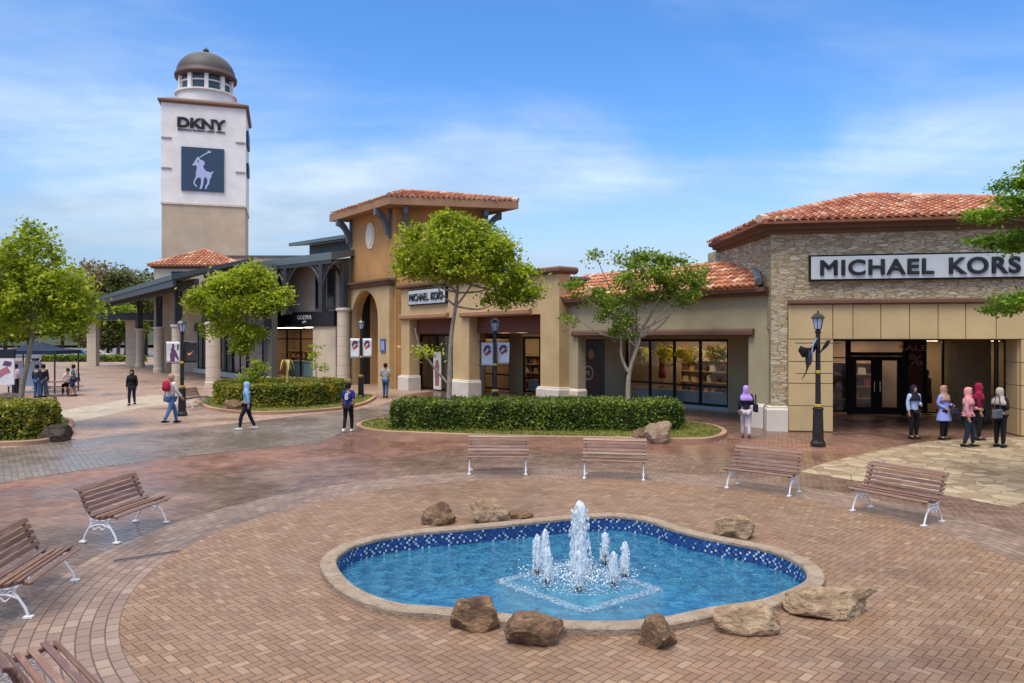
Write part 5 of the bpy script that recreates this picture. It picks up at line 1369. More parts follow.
# wind-curled dark banner on the near lamp
t = empty('banner', LP1, 0, 'dark banner curled up by the wind on the near right lamp', 'banner')
def curl(x0, pts, w, mat):
    mb = MB(); vs = []
    for i, (x, y, z) in enumerate(pts):
        ww = w * (1 if i < len(pts) - 1 else .5)
        vs += [(x, y - ww * .4, z + ww * .35), (x, y + ww * .4, z - ww * .35)]
    mb.add(vs, [(2 * i, 2 * i + 1, 2 * i + 3, 2 * i + 2) for i in range(len(pts) - 1)])
    o = mb.build('cloth', mat, t, recalc=False, smooth=True); so = o.modifiers.new('thick', 'SOLIDIFY'); so.thickness = .012
curl(0, [(-.05, 0, 2.75), (-.15, -.02, 2.72), (-.28, 0, 2.6), (-.36, .05, 2.6), (-.5, .05, 2.72)], .38, PR['black'])
curl(0, [(-.12, -.05, 2.86), (-.2, -.08, 2.78), (-.24, -.06, 2.6), (-.2, -.02, 2.3)], .42, PR['blue'])
curl(0, [(-.3, 0, 2.55), (-.27, 0, 2.3), (-.3, .02, 2.1), (-.42, .02, 1.9)], .36, PR['black'])
curl(0, [(.03, 0, 2.5), (.08, 0, 2.62), (.16, 0, 2.76), (.32, 0, 2.86)], .46, PR['black'])

# ------------------------------------------------------------------ benches
prof = [(-.36, .83), (-.315, .81), (-.275, .735), (-.245, .655), (-.21, .575), (-.165, .5), (-.10, .435), (-.02, .405), (.07, .405), (.16, .425), (.25, .435), (.325, .405)]
def make_bench(L=1.42):
    t = empty('park_bench', (0, 0, 0))
    P = [Vector((0, a, b)) for a, b in catmull_2(prof)]
    def slats(mb, ts):
        for s in ts:
            i = min(int(s), len(P) - 2); p = P[i].lerp(P[i + 1], s - i); d = (P[i + 1] - P[i]).normalized(); nn = Vector((0, -d.z, d.y))
            if nn.z < 0 and abs(nn.z) > abs(nn.y): nn = -nn
            h, th = .030, .011
            a = [p + d * h + nn * th, p - d * h + nn * th, p - d * h - nn * th, p + d * h - nn * th]
            x = L / 2
            mb.add([(-x, q.y, q.z) for q in a] + [(x, q.y, q.z) for q in a], [(3, 2, 1, 0), (4, 5, 6, 7), (0, 1, 5, 4), (1, 2, 6, 5), (2, 3, 7, 6), (3, 0, 4, 7)])
        return mb
    n = len(P) - 1
    slats(MB(), [n * (.02 + .086 * i) for i in range(6)]).build('backrest', M['wood'], t, bevel=.004)
    slats(MB(), [n * (.56 + .105 * i) for i in range(5)]).build('seat', M['wood'], t, bevel=.004)
    for sx in (-1, 1):
        x = sx * (L / 2 - .07)
        rail = [Vector((x, p.y - .0, p.z - .03)) for p in P]
        mb = MB(); vs = []
        for i, p in enumerate(P):
            d = (P[min(i + 1, n)] - P[max(i - 1, 0)]).normalized(); nn = Vector((0, -d.z, d.y))
            for xx in (-.016, .016):
                vs += [(x + xx, p.y - nn.y * .013, p.z - nn.z * .013), (x + xx, p.y - nn.y * .045, p.z - nn.z * .045)]
        fs = []
        for i in range(n):
            o = 4 * i
            fs += [(o, o + 4, o + 5, o + 1), (o + 2, o + 3, o + 7, o + 6), (o, o + 2, o + 6, o + 4), (o + 1, o + 5, o + 7, o + 3)]
        fs += [(0, 1, 3, 2), (4 * n, 4 * n + 2, 4 * n + 3, 4 * n + 1)]
        mb.add(vs, fs).build('side_rail', M['wood'], t)
        lg = MB()
        def bar(pts, r): lg.tube(catmull([Vector((x, a, b)) for a, b in pts], 4, False), r, 6)
        bar([(.30, .0), (.27, .10), (.20, .22), (.15, .30), (.20, .385)], .0155)
        bar([(-.27, .0), (-.24, .10), (-.17, .22), (-.13, .30), (-.17, .44)], .0155)
        bar([(-.17, .22), (-.05, .27), (.08, .27), (.20, .22)], .015)
        bar([(-.19, .47), (-.13, .36), (0, .335), (.15, .35), (.24, .39)], .017)
        for c in (-.08, .02, .12):
            bar([(c - .04, .27), (c - .02, .31), (c + .02, .30), (c + .04, .345)], .009)
        bar([(-.15, .3), (-.08, .2), (0, .24), (.06, .2), (.16, .3)], .01)
        for a in (.30, -.27): lg.box(x - .035, x + .035, a - .05, a + .05, 0, .022)
        lg.build('leg', M['wiron'], t)
    return t
def catmull_2(p):
    q = catmull([Vector((a, b, 0)) for a, b in p], 4, False)
    return [(v.x, v.y) for v in q]
proto = make_bench()
BG = 'slatted benches around the fountain'
def face(p, rz):   # rz: local +y (sitting direction) turned by rz
    return p
bl = [((498, 474), None, 'slatted bench behind the pool, left one of the two facing us straight on'),
      ((616, 479), None, 'slatted bench behind the pool just left of the pale boulder'),
      ((757, 491), None, 'slatted bench nearest the curled banner lamp'),
      ((888, 517), None, 'slatted bench on the right edge of the circle before the stone paving'),
      ((124, 531), None, 'slatted bench standing alone on the wet bricks at the left'),
      ((50, 596), None, 'slatted bench cut by the left picture edge with lacy white legs'),
      ((14, 668), None, 'slatted bench in the bottom left corner, only its seat slats showing')]
pos = [(-.31, 16.7, 178), (2.2, 16.15, 170), (4.94, 14.78, 140), (6.46, 12.6, 122), (-5.96, 11.58, -97), (-5.55, 8.58, -80), (-3.62, 5.72, -45)]
for i, ((x, y, a), b) in enumerate(zip(pos, bl)):
    o = proto if i == 0 else copy_tree(proto)
    o.location = (x, y, .008); o.rotation_euler = (0, 0, R(a)); o.scale = (.97, .93, .95); tag(o, b[2], 'bench', BG)
o = copy_tree(proto); p = G(196, 407); o.location = (p.x - .2, p.y + .3, .008); o.rotation_euler = (0, 0, R(-97)); tag(o, 'slatted bench seen end on beside the lamp with the black banner', 'bench', BG)
# ------------------------------------------------------------------ people
def skin_mesh(name, verts, edges, rad, root, mat, parent, sub=1):
    """continuous surface grown round a jointed skeleton"""
    me = bpy.data.meshes.new(name); me.from_pydata(verts, edges, [])
    tmp = bpy.data.objects.new(name, me); COL.objects.link(tmp)
    tmp.modifiers.new('skin', 'SKIN')
    for i, d in enumerate(me.skin_vertices[0].data):
        r = rad[i]; d.radius = r if isinstance(r, tuple) else (r, r); d.use_root = (i == root)
    if sub:
        m = tmp.modifiers.new('sub', 'SUBSURF'); m.levels = sub; m.render_levels = sub
    dg = bpy.context.evaluated_depsgraph_get(); dg.update()
    out = bpy.data.meshes.new_from_object(tmp.evaluated_get(dg))
    bpy.data.objects.remove(tmp)
    out.polygons.foreach_set('use_smooth', [True] * len(out.polygons))
    out.materials.clear(); out.materials.append(mat)
    o = bpy.data.objects.new(name, out); COL.objects.link(o); o.parent = parent
    return o

CL = {}
def cloth(col):
    k = 'cloth_%02d_%02d_%02d' % tuple(int(c * 99) for c in col)
    return plain(k, col, .85, 0, .22, 9, .4, .2)
SKINC = [(.42, .24, .16), (.34, .19, .12), (.5, .31, .22)]

def person(loc, rz, label, h=1.62, legs=(0.0, 0.0), lift=(0, 0), armL='down', armR='down', trousers=(.02, .02, .03), top=(.3, .3, .3), sleeve='long', hair=(.015, .012, .01), hijab=None, tunic=None, shorts=False, shoes=(.02, .02, .02), skin=0, hood=None, slim=1.0, cap=None):
    """facing local -y; legs = forward offset of the left and right foot"""
    t = empty('person', (loc[0], loc[1], 0.006), rz, label, 'person')
    s = h / 1.72
    V = []; E = []; Rr = []
    def add(p, r, link=None):
        V.append(tuple(c * s for c in p)); Rr.append(tuple(q * s for q in r) if isinstance(r, tuple) else r * s)
        if link is not None: E.append((link, len(V) - 1))
        return len(V) - 1
    sk = plain('skin_%d' % skin, SKINC[skin], .55, 0, .08, 8, .1)
    lean = -.02 if any(abs(x) > .1 for x in legs) else 0
    pel = add((0, 0, .93), (.135 * slim, .10)); sp = add((0, lean * .5, 1.12), (.12 * slim, .09), pel); chs = add((0, lean, 1.32), (.145 * slim, .10), sp)
    nk = add((0, lean, 1.47), .052, chs); jaw = add((0, lean - .015, 1.545), (.066, .075), nk); mid_ = add((0, lean - .01, 1.62), (.076, .09), jaw); topv = add((0, lean, 1.69), (.055, .065), mid_)
    nose = add((0, lean - .112, 1.60), .013, mid_)
    LJ = {}
    for sd, fo, li in ((1, legs[0], lift[0]), (-1, legs[1], lift[1])):
        x = .09 * sd
        hp = add((x, 0, .88), .088, pel)
        kz = .49 + li * .5; ky = -fo * .55 - (.05 if abs(fo) > .05 or li else .01)
        kn = add((x * 1.03, ky, kz), .058, hp)
        az = .085 + li
        ay = -fo + .02
        an = add((x * 1.05, ay, az), .038, kn)
        to = add((x * 1.1, ay - .13, .04 + li * .6), .036, an)
        LJ[sd] = (hp, kn, an, to)
    AJ = {}
    for sd, pose, fo in ((1, armL, -legs[0]), (-1, armR, -legs[1])):
        sh = add((.175 * sd * slim, lean, 1.405), .058, chs)
        if pose == 'down': el, wr = (.22 * sd, lean + .02, 1.13), (.225 * sd, lean - .04, .89)
        elif pose == 'swing': el, wr = (.215 * sd, lean - fo * .25 + .03, 1.14), (.22 * sd, lean - fo * .6 - .06, .93)
        elif pose == 'hold': el, wr = (.215 * sd, lean + .03, 1.14), (.08 * sd, lean - .22, 1.12)
        elif pose == 'phone': el, wr = (.20 * sd, lean - .06, 1.15), (.10 * sd, lean - .28, 1.27)
        else: el, wr = (.24 * sd, lean + .06, 1.15), (.12 * sd, lean - .12, 1.02)
        e_ = add(el, .043, sh); w_ = add(wr, .03, e_)
        dv = (Vector(wr) - Vector(el)).normalized(); p0 = Vector(wr) + dv * .06
        pa = add(p0, (.03, .036), w_)
        sdv = dv.cross(Vector((1, 0, 0))).normalized() if abs(dv.x) < .9 else Vector((0, 1, 0))
        curl_ = Vector((-.35 * sd, -.1, 0))
        for q, ln in ((-.027, .062), (-.009, .075), (.009, .07), (.027, .055)):
            f1 = add(p0 + dv * .045 + sdv * q, .0095, pa); f2 = add(p0 + dv * (.045 + ln * .55) + sdv * q * 1.05 + curl_ * .02, .0085, f1)
            add(p0 + dv * (.045 + ln * .9) + sdv * q + curl_ * .07, .007, f2)
        th = add(p0 + sdv * -.045 + dv * -.005 + curl_ * .03, .011, pa); add(p0 + sdv * -.055 + dv * .035 + curl_ * .06, .009, th)
        AJ[sd] = (sh, e_, w_)
    skin_mesh('body', V, E, Rr, pel, sk, t)
    def sub(idx, links, extra, root, name, mat, scale=None):
        vs = [V[i] for i in idx]; ed = [(idx.index(a), idx.index(b)) for a, b in links]
        rr = []
        for i in idx:
            r = Rr[i]; r = r if isinstance(r, tuple) else (r, r)
            k = extra * s
            rr.append((r[0] + k, r[1] + k))
        return skin_mesh(name, vs, ed, rr, idx.index(root), mat, t)
    # trousers
    idx = [pel]; lk = []
    for sd in (1, -1):
        a, b, c, d = LJ[sd]
        if shorts:
            idx += [a, b]; lk += [(pel, a), (a, b)]
        else:
            idx += [a, b, c]; lk += [(pel, a), (a, b), (b, c)]
    sub(idx, lk, .02, pel, 'shorts' if shorts else 'trousers', cloth(trousers))
    # top
    idx = [pel, sp, chs]; lk = [(pel, sp), (sp, chs)]
    for sd in (1, -1):
        a, b, c = AJ[sd]
        idx += [a, b]; lk += [(chs, a), (a, b)]
        if sleeve == 'long': idx.append(c); lk.append((b, c))
    hem = add((0, 0, .87), (.145 * slim, .11)); idx.append(hem); lk.append((pel, hem))
    sub(idx, lk, .02, chs, 'shirt', cloth(top))
    if tunic:
        z0, flare, col = tunic
        MB().lathe([(flare, z0), (flare * .99, z0 + .02), ((flare + .17) / 2, (z0 + 1.05) / 2), (.165, 1.05), (.17, 1.3), (.1, 1.45)], 18, Matrix.Diagonal((s * slim, s * .78, s, 1))).build('tunic', cloth(col), t, smooth=True)
    for sd in (1, -1):
        a, b, c, d = LJ[sd]; pa, pd = Vector(V[c]), Vector(V[d])
        mb = MB(); dr = (pd - pa); ang = math.atan2(-dr.z - .045 * s, .13 * s)
        mm = Matrix.Translation(pa + Vector((0, 0, -.045 * s))) @ Matrix.Rotation(ang * .6, 4, 'X')
        pr = [(.10, .008), (.10, .03), (.06, .045), (.0, .05), (-.12, .035), (-.19, .02), (-.20, .0), (-.04, -.028), (.10, -.03)]
        mb.prism([(a_ * s, b_ * s) for a_, b_ in pr], -.043 * s, .043 * s, mm @ Matrix(((0, 0, 1, 0), (1, 0, 0, 0), (0, 1, 0, 0), (0, 0, 0, 1))))
        mb.build('shoe', cloth(shoes), t, bevel=.012)
    hc = Vector((0, lean - .006, 1.615)) * s
    if hijab or hood:
        col = hijab or hood
        vs = []; fs = []; nA = 24
        rings = []
        prof = [(.02, 1.745, 1), (.07, 1.73, 1), (.1, 1.685, 1), (.108, 1.63, 1), (.106, 1.57, 1), (.10, 1.51, 1), (.115, 1.46, 0), (.185 if not hood else .15, 1.40, 0), (.215 if not hood else .16, 1.30, 0), (.22 if not hood else .16, 1.24 if not hood else 1.36, 0)]
        for r, z, op in prof:
            for k in range(nA):
                a = 6.283 * k / nA
                rr = r * (1 + .05 * math.sin(a * 5 + z * 20)) if not op else r
                vs.append((rr * math.sin(a) * s * (.9 if op else 1.05), (lean + rr * math.cos(a) * (1.12 if op else .72)) * s + .008 * s, z * s))
        for i in range(len(prof) - 1):
            for k in range(nA):
                front = abs(((k + .5) / nA * 360) - 180) < 42
                if front and 2 <= i <= 4: continue
                fs.append((i * nA + k, i * nA + (k + 1) % nA, (i + 1) * nA + (k + 1) % nA, (i + 1) * nA + k))
        o = MB().add(vs, fs).build('hijab' if hijab else 'hood', cloth(col), t, smooth=True)
        so = o.modifiers.new('thick', 'SOLIDIFY'); so.thickness = .012
    else:
        vs = []; fs = []; nA = 20
        prof = [(.01, 1.73), (.055, 1.722), (.083, 1.69), (.088, 1.64), (.084, 1.59), (.072, 1.54)]
        for r, z in prof:
            for k in range(nA):
                a = 6.283 * k / nA
                vs.append((r * math.sin(a) * s, (lean + .006 + r * 1.13 * math.cos(a)) * s, z * s))
        for i in range(len(prof) - 1):
            for k in range(nA):
                if abs(((k + .5) / nA * 360) - 180) < 62 and i >= 2: continue
                fs.append((i * nA + k, i * nA + (k + 1) % nA, (i + 1) * nA + (k + 1) % nA, (i + 1) * nA + k))
        o = MB().add(vs, fs).build('hair' if not cap else 'cap', cloth(cap or hair), t, smooth=True)
        so = o.modifiers.new('thick', 'SOLIDIFY'); so.thickness = .015; so.offset = 1
        for sd in (-1, 1):
            MB().lathe([(.004, -.028), (.014, -.015), (.014, .012), (.004, .03)], 8, Matrix.Translation((.079 * sd * s, (lean) * s, 1.6 * s))).build('ear', sk, t, smooth=True)
    for sd in (-1, 1):
        MB().lathe([(.002, -.009), (.011, 0), (.002, .009)], 8, Matrix.Translation((.03 * sd * s, (lean - .092) * s, 1.625 * s))).build('eye', plain('eye_dark', (.02, .015, .012), .2), t, smooth=True)
    MB().lathe([(.003, -.005), (.02, 0), (.003, .005)], 10, Matrix.Translation((0, (lean - .088) * s, 1.553 * s)) @ Matrix.Diagonal((1, .5, 1, 1))).build('mouth', plain('lip', (.28, .1, .09), .5), t, smooth=True)
    return t

def bag(name, loc, rz, label, col, w=.3, h=.24, d=.12, strap=.3):
    t = empty(name, loc, rz, label, 'bag')
    MB().prism([(-w / 2, 0), (w / 2, 0), (w * .44, h), (-w * .44, h)], -d / 2, d / 2, XZ).build('body', cloth(col), t, bevel=.025)
    MB().tube([Vector((w * .38 * math.cos(math.pi * i / 8), 0, h - .02 + strap * math.sin(math.pi * i / 8))) for i in range(9)], .012, 6).build('strap', cloth(tuple(c * .6 for c in col)), t)
    return t

def gp(px, py): p = G(px, py); return (p.x, p.y)
pA = gp(914, 439); person(pA, R(12), 'woman in a pale blue blouse and black headscarf before the glass doors', 1.58, armL='hold', armR='down', top=(.36, .50, .72), hijab=(.015, .015, .03), trousers=(.012, .012, .014), skin=0)
pB = gp(944, 440); person(pB, R(28), 'woman in a lavender blue tunic with an orange scarf over her shoulders', 1.58, armL='hold', armR='hip', top=(.26, .30, .66), hijab=(.40, .24, .17), tunic=(.62, .27, (.26, .30, .68)), trousers=(.015, .015, .02))
bag('handbag', (pB[0] + .18, pB[1] - .22, .78), R(20), 'small dark handbag held by the woman in lavender blue', (.03, .03, .05), .26, .18, .1, .15)
pC = gp(968, 447); person(pC, R(48), 'woman in a wide pink headscarf cape and dark jeans', 1.62, legs=(.12, -.06), armL='hold', armR='down', top=(.55, .27, .30), hijab=(.66, .27, .29), tunic=(.9, .24, (.58, .23, .26)), trousers=(.02, .03, .05))
pD = gp(979, 440.5); person(pD, R(60), 'woman in a dark red headscarf standing behind the pink caped woman', 1.66, top=(.16, .012, .03), hijab=(.30, .01, .05), trousers=(.015, .015, .018))
pE = gp(1000, 447.5); person(pE, R(118), 'woman in black with a grey beige headscarf, turned sideways at the pier', 1.62, armL='phone', armR='hold', top=(.018, .018, .022), hijab=(.42, .37, .32), trousers=(.014, .014, .016))
bag('shoulder_bag', (pE[0] - .2, pE[1] - .2, .82), R(28), 'grey shoulder bag hanging at the side of the woman in black', (.10, .11, .13), .36, .24, .12, .45)
pF = gp(746, 438.5); person(pF, R(166), 'woman in a purple headscarf and pale trousers walking away by the hedge', 1.56, legs=(.16, -.12), lift=(0, .03), armL='swing', armR='hold', top=(.015, .018, .035), hijab=(.42, .27, .66), trousers=(.48, .45, .50), shoes=(.08, .04, .04))
bag('handbag', (pF[0] + .27, pF[1] - .05, .8), R(80), 'black handbag on the arm of the woman in the purple headscarf', (.015, .016, .025), .32, .24, .12, .3)
pG = gp(348, 432); person(pG, R(172), 'boy in a royal blue shirt with a white number walking away', 1.56, legs=(-.12, .14), lift=(.03, 0), armL='swing', armR='swing', top=(.015, .025, .20), sleeve='short', trousers=(.012, .012, .016), shoes=(.7, .7, .7), skin=1)
o = [k for k in COL.objects if k.type == 'EMPTY' and k.get('label', '').startswith('boy in a royal')][0]
letters('8', M['offwhite'], .11, .2, name='shirt_number', parent=o, loc=(0, .133, 1.13), rot=(R(90), 0, R(180)), bold=.02, ext=.012)
pH = gp(385.5, 398); person(pH, R(176), 'man in a grey shirt and blue jeans walking toward the arch', 1.72, legs=(.1, -.1), armL='hip', armR='hip', top=(.34, .35, .37), sleeve='short', trousers=(.05, .11, .25), skin=1)
pI = gp(247, 430); person(pI, R(-78), 'person in a pale blue hooded jacket and dark trousers walking on the road', 1.55, legs=(.26, -.24), lift=(0, .03), armL='swing', armR='hip', top=(.20, .38, .60), hood=(.24, .42, .64), trousers=(.02, .02, .025), shoes=(.6, .6, .6))
pJ = gp(171, 424); person(pJ, R(150), 'man in blue jeans and white shirt striding with a red backpack', 1.72, legs=(.30, -.30), lift=(0, .06), armL='swing', armR='swing', top=(.62, .58, .58), trousers=(.07, .15, .32), shoes=(.015, .015, .015), cap=(.45, .25, .2))
t = empty('backpack', (pJ[0] - .07, pJ[1] - .2, 1.14), R(150 - 180), 'round crimson backpack on the striding man', 'backpack')
MB().lathe([(.02, 0), (.12, .02), (.16, .12), (.16, .28), (.11, .38), (.02, .41)], 14, Matrix.Diagonal((1, .72, 1, 1))).build('body', cloth((.42, .02, .06)), t, smooth=True)
MB().lathe([(.02, .04), (.09, .05), (.1, .12), (.08, .18), (.02, .19)], 12, Matrix.Translation((0, -.09, .02)) @ Matrix.Diagonal((1, .5, 1, 1))).build('pocket', cloth((.33, .015, .045)), t, smooth=True)
pK = gp(132, 405.5); person(pK, R(10), 'person all in black walking on the wet pavement', 1.58, legs=(-.08, .12), lift=(.03, 0), top=(.012, .012, .014), hijab=(.012, .012, .013), tunic=(.75, .2, (.012, .012, .014)), trousers=(.02, .02, .022))
pL = gp(73, 396.5); person(pL, R(-60), 'person in a teal shirt and dark shorts near the picnic table', 1.62, legs=(.1, -.1), armL='hold', armR='swing', top=(.03, .16, .17), sleeve='short', trousers=(.02, .04, .09), shorts=True)
bag('shoulder_bag', (pL[0] + .26, pL[1] - .05, .8), R(10), 'small dark bag at the hip of the person in teal', (.02, .025, .05), .25, .2, .1, .4)
pM = gp(37, 398); person(pM, R(172), 'person in a dark top and blue jeans, left of the pair at the table', 1.66, top=(.02, .03, .045), trousers=(.05, .10, .22))
pN = gp(43.5, 397.3); person(pN, R(185), 'person in a black jacket and jeans, right of the pair at the table', 1.66, top=(.014, .02, .03), trousers=(.06, .11, .22))
pO = gp(16, 397); person(pO, R(160), 'person in a lilac shirt and black trousers beside the poster stand', 1.66, top=(.48, .38, .52), sleeve='short', trousers=(.02, .02, .03))
# seated at the table
def seated(loc, rz, label, top, trousers):
    t = empty('person', (loc[0], loc[1], .006), rz, label, 'person')
    V = [(0, 0, .56), (0, -.02, .78), (0, -.04, .98), (0, -.05, 1.13), (0, -.07, 1.2), (0, -.07, 1.29), (0, -.06, 1.36), (.09, -.05, .54), (.11, -.45, .54), (.11, -.42, .09), (.11, -.55, .04), (-.09, -.05, .54), (-.11, -.45, .54), (-.11, -.42, .09), (-.11, -.55, .04),
         (.17, -.04, 1.07), (.22, -.12, .82), (.12, -.34, .80), (.1, -.42, .8), (-.17, -.04, 1.07), (-.22, -.12, .82), (-.12, -.34, .80), (-.1, -.42, .8)]
    E = [(0, 1), (1, 2), (2, 3), (3, 4), (4, 5), (5, 6), (0, 7), (7, 8), (8, 9), (9, 10), (0, 11), (11, 12), (12, 13), (13, 14), (2, 15), (15, 16), (16, 17), (17, 18), (2, 19), (19, 20), (20, 21), (21, 22)]
    r = [(.14, .11), (.12, .09), (.14, .1), .05, .066, (.076, .09), .055, .085, .06, .04, .035, .085, .06, .04, .035, .055, .043, .03, .036, .055, .043, .03, .036]
    V += [(x * sg, y, z) for sg in (1, -1) for x, y, z in ((.125, -.48, .80), (.1, -.49, .80), (.08, -.485, .80), (.06, -.475, .80), (.055, -.43, .81))]
    E += [(18, 23 + i) for i in range(5)] + [(22, 28 + i) for i in range(5)]; r += [.009] * 10
    skin_mesh('body', V, E, r, 0, plain('skin_1', SKINC[1], .55, 0, .08, 8, .1), t)
    i = [0, 7, 8, 9, 11, 12, 13]
    skin_mesh('trousers', [V[k] for k in i], [(0, 1), (1, 2), (2, 3), (0, 4), (4, 5), (5, 6)], [(.155, .125), (.1, .1), (.075, .075), (.055, .055), (.1, .1), (.075, .075), (.055, .055)], 0, cloth(trousers), t)
    i = [0, 1, 2, 15, 16, 19, 20]
    skin_mesh('shirt', [V[k] for k in i], [(0, 1), (1, 2), (2, 3), (3, 4), (2, 5), (5, 6)], [(.155, .12), (.14, .11), (.16, .12), (.075, .075), (.06, .06), (.075, .075), (.06, .06)], 2, cloth(top), t)
    MB().lathe([(.08, -.06), (.092, 0), (.085, .06), (.05, .1), (.01, .11)], 14, Matrix.Translation((0, -.045, 1.3)) @ Matrix.Diagonal((1, 1.1, 1, 1))).build('hair', cloth((.015, .012, .01)), t, smooth=True)
    return t
pt = empty('picnic_table', (-23.6, 39.0, 0), R(12), 'weathered timber picnic table with benches near the navy canopy', 'table')
for i in range(5): pass
MB().box(-.95, .95, -.38, .38, .71, .75).build('tabletop', M['wood'], pt)
for y in (-.68, .68): MB().box(-.95, .95, y - .13, y + .13, .42, .46).build('seat', M['wood'], pt)
for x in (-.65, .65):
    MB().wall([(-.55, 0), (-.43, 0), (-.2, .71), (-.32, .71)], x - .03, x + .03, Matrix(((0, 1, 0, 0), (1, 0, 0, 0), (0, 0, 1, 0), (0, 0, 0, 1)))).build('leg', M['wood'], pt)
    MB().wall([(.55, 0), (.43, 0), (.2, .71), (.32, .71)], x - .03, x + .03, Matrix(((0, 1, 0, 0), (1, 0, 0, 0), (0, 0, 1, 0), (0, 0, 0, 1)))).build('leg', M['wood'], pt)
    MB().box(x - .025, x + .025, -.75, .75, .36, .42).build('crossbar', M['wood'], pt)
seated((-23.5, 39.72, 0), R(12), 'person in a pale pink shirt seated at the picnic table', (.55, .42, .50), (.02, .02, .03))

# ------------------------------------------------------------------ stall, poster stand, canopy, cars, far planting
nt_ = empty('canopy_tent', (-26.2, 41.5, 0), R(5), 'navy pitched canopy tent on four legs above the picnic area', 'canopy')
MB().add([(-1.6, -1.4, 2.12), (1.6, -1.4, 2.12), (1.6, 1.4, 2.12), (-1.6, 1.4, 2.12), (-1.6, -1.4, 2.32), (1.6, -1.4, 2.32), (1.6, 1.4, 2.32), (-1.6, 1.4, 2.32), (-.9, -.8, 2.42), (.9, -.8, 2.42), (.9, .8, 2.42), (-.9, .8, 2.42), (0, 0, 2.85)],
         [(0, 1, 5, 4), (1, 2, 6, 5), (2, 3, 7, 6), (3, 0, 4, 7), (4, 5, 9, 8), (5, 6, 10, 9), (6, 7, 11, 10), (7, 4, 8, 11), (8, 9, 12), (9, 10, 12), (10, 11, 12), (11, 8, 12)]).build('roof', cloth((.018, .03, .06)), nt_, recalc=False)
for x in (-1.5, 1.5):
    for y in (-1.3, 1.3): MB().box(x - .03, x + .03, y - .03, y + .03, 0, 2.2).build('leg', M['iron'], nt_)
kb = empty('info_board', (-26.8, 41.2, 0), R(4), 'pale two panel board standing under the navy canopy', 'board')
MB().box(-.9, -.05, -.03, .03, .35, 1.75).build('panel', plain('pale_lilac_board', (.45, .48, .60), .5), kb)
MB().box(.05, .9, -.03, .03, .35, 1.75).build('panel', plain('pale_blue_board', (.42, .50, .60), .5), kb)
for x in (-.85, .85): MB().box(x - .03, x + .03, .03, .09, 0, 1.8).build('leg', M['iron'], kb)
ps = empty('poster_stand', at(3, 33.0), R(3), 'poster stand with dark header and pink shoe print at the left edge', 'poster stand')
ps.location.z = 0
MB().box(-.48, .48, -.04, .04, .95, 2.12).build('board', PR['white'], ps)
MB().box(-.52, .52, -.05, .05, 2.12, 2.5).build('header', cloth((.02, .025, .035)), ps)
MB().wall([(-.4, 1.35), (-.1, 1.25), (.1, 1.4), (.35, 1.5), (.2, 1.75), (-.1, 1.6), (-.35, 1.9)], -.052, -.041).build('print', plain('print_rose', (.42, .14, .18), .5), ps)
MB().wall([(.0, 1.8), (.35, 1.75), (.4, 1.95), (.1, 2.0)], -.052, -.041).build('print', PR['purple'], ps)
for x in (-.42, .42): MB().box(x - .03, x + .03, -.03, .03, 0, .95).build('leg', M['iron'], ps)
MB().box(-.5, .5, -.2, .2, 0, .04).build('foot', M['iron'], ps)

def car(loc, rz, label, col):
    t = empty('parked_car', loc, rz, label, 'car', 'cars parked far behind the walkway')
    side = [(-2.1, .35), (2.05, .35), (2.15, .6), (2.05, .82), (1.2, .95), (.55, 1.42), (-.9, 1.46), (-1.7, 1.0), (-2.1, .92), (-2.18, .6)]
    MB().wall(side, -.82, .82).build('body', plain('car_' + label.split()[0], col, .25, .3), t, bevel=.06)
    for y in (-.83, .815):
        MB().wall([(-1.5, 1.0), (1.05, .98), (.5, 1.36), (-.85, 1.39)], y, y + .015).build('window', plain('car_glass', (.03, .04, .05), .1), t)
    for x in (-1.3, 1.3):
        for y in (-.8, .62):
            w_ = MB().lathe([(.2, 0), (.32, .02), (.32, .16), (.2, .18)], 18, Matrix.Translation((x, y, .32)) @ Matrix.Rotation(R(-90), 4, 'X')).build('wheel', M['iron'], t)
    for y in (-.6, .6): MB().box(2.0, 2.14, y - .18, y + .18, .62, .74).build('headlight', plain('car_lamp', (.7, .7, .7), .15), t)
for i, (px, Y, c, lb) in enumerate(((64, 99, (.5, .52, .56), 'silver'), (79, 100, (.10, .22, .34), 'blue'), (95, 101, (.55, .58, .6), 'white'), (47, 98, (.3, .32, .42), 'lilac-grey'))):
    p = at(px, Y); car((p.x, p.y, 0), R(8 + 4 * i), ['silver parked car between the tree trunk and the blue one', 'blue parked car in the middle of the far row', 'white parked car at the right end of the far row', 'lilac-grey parked car behind the navy canopy'][i], c)

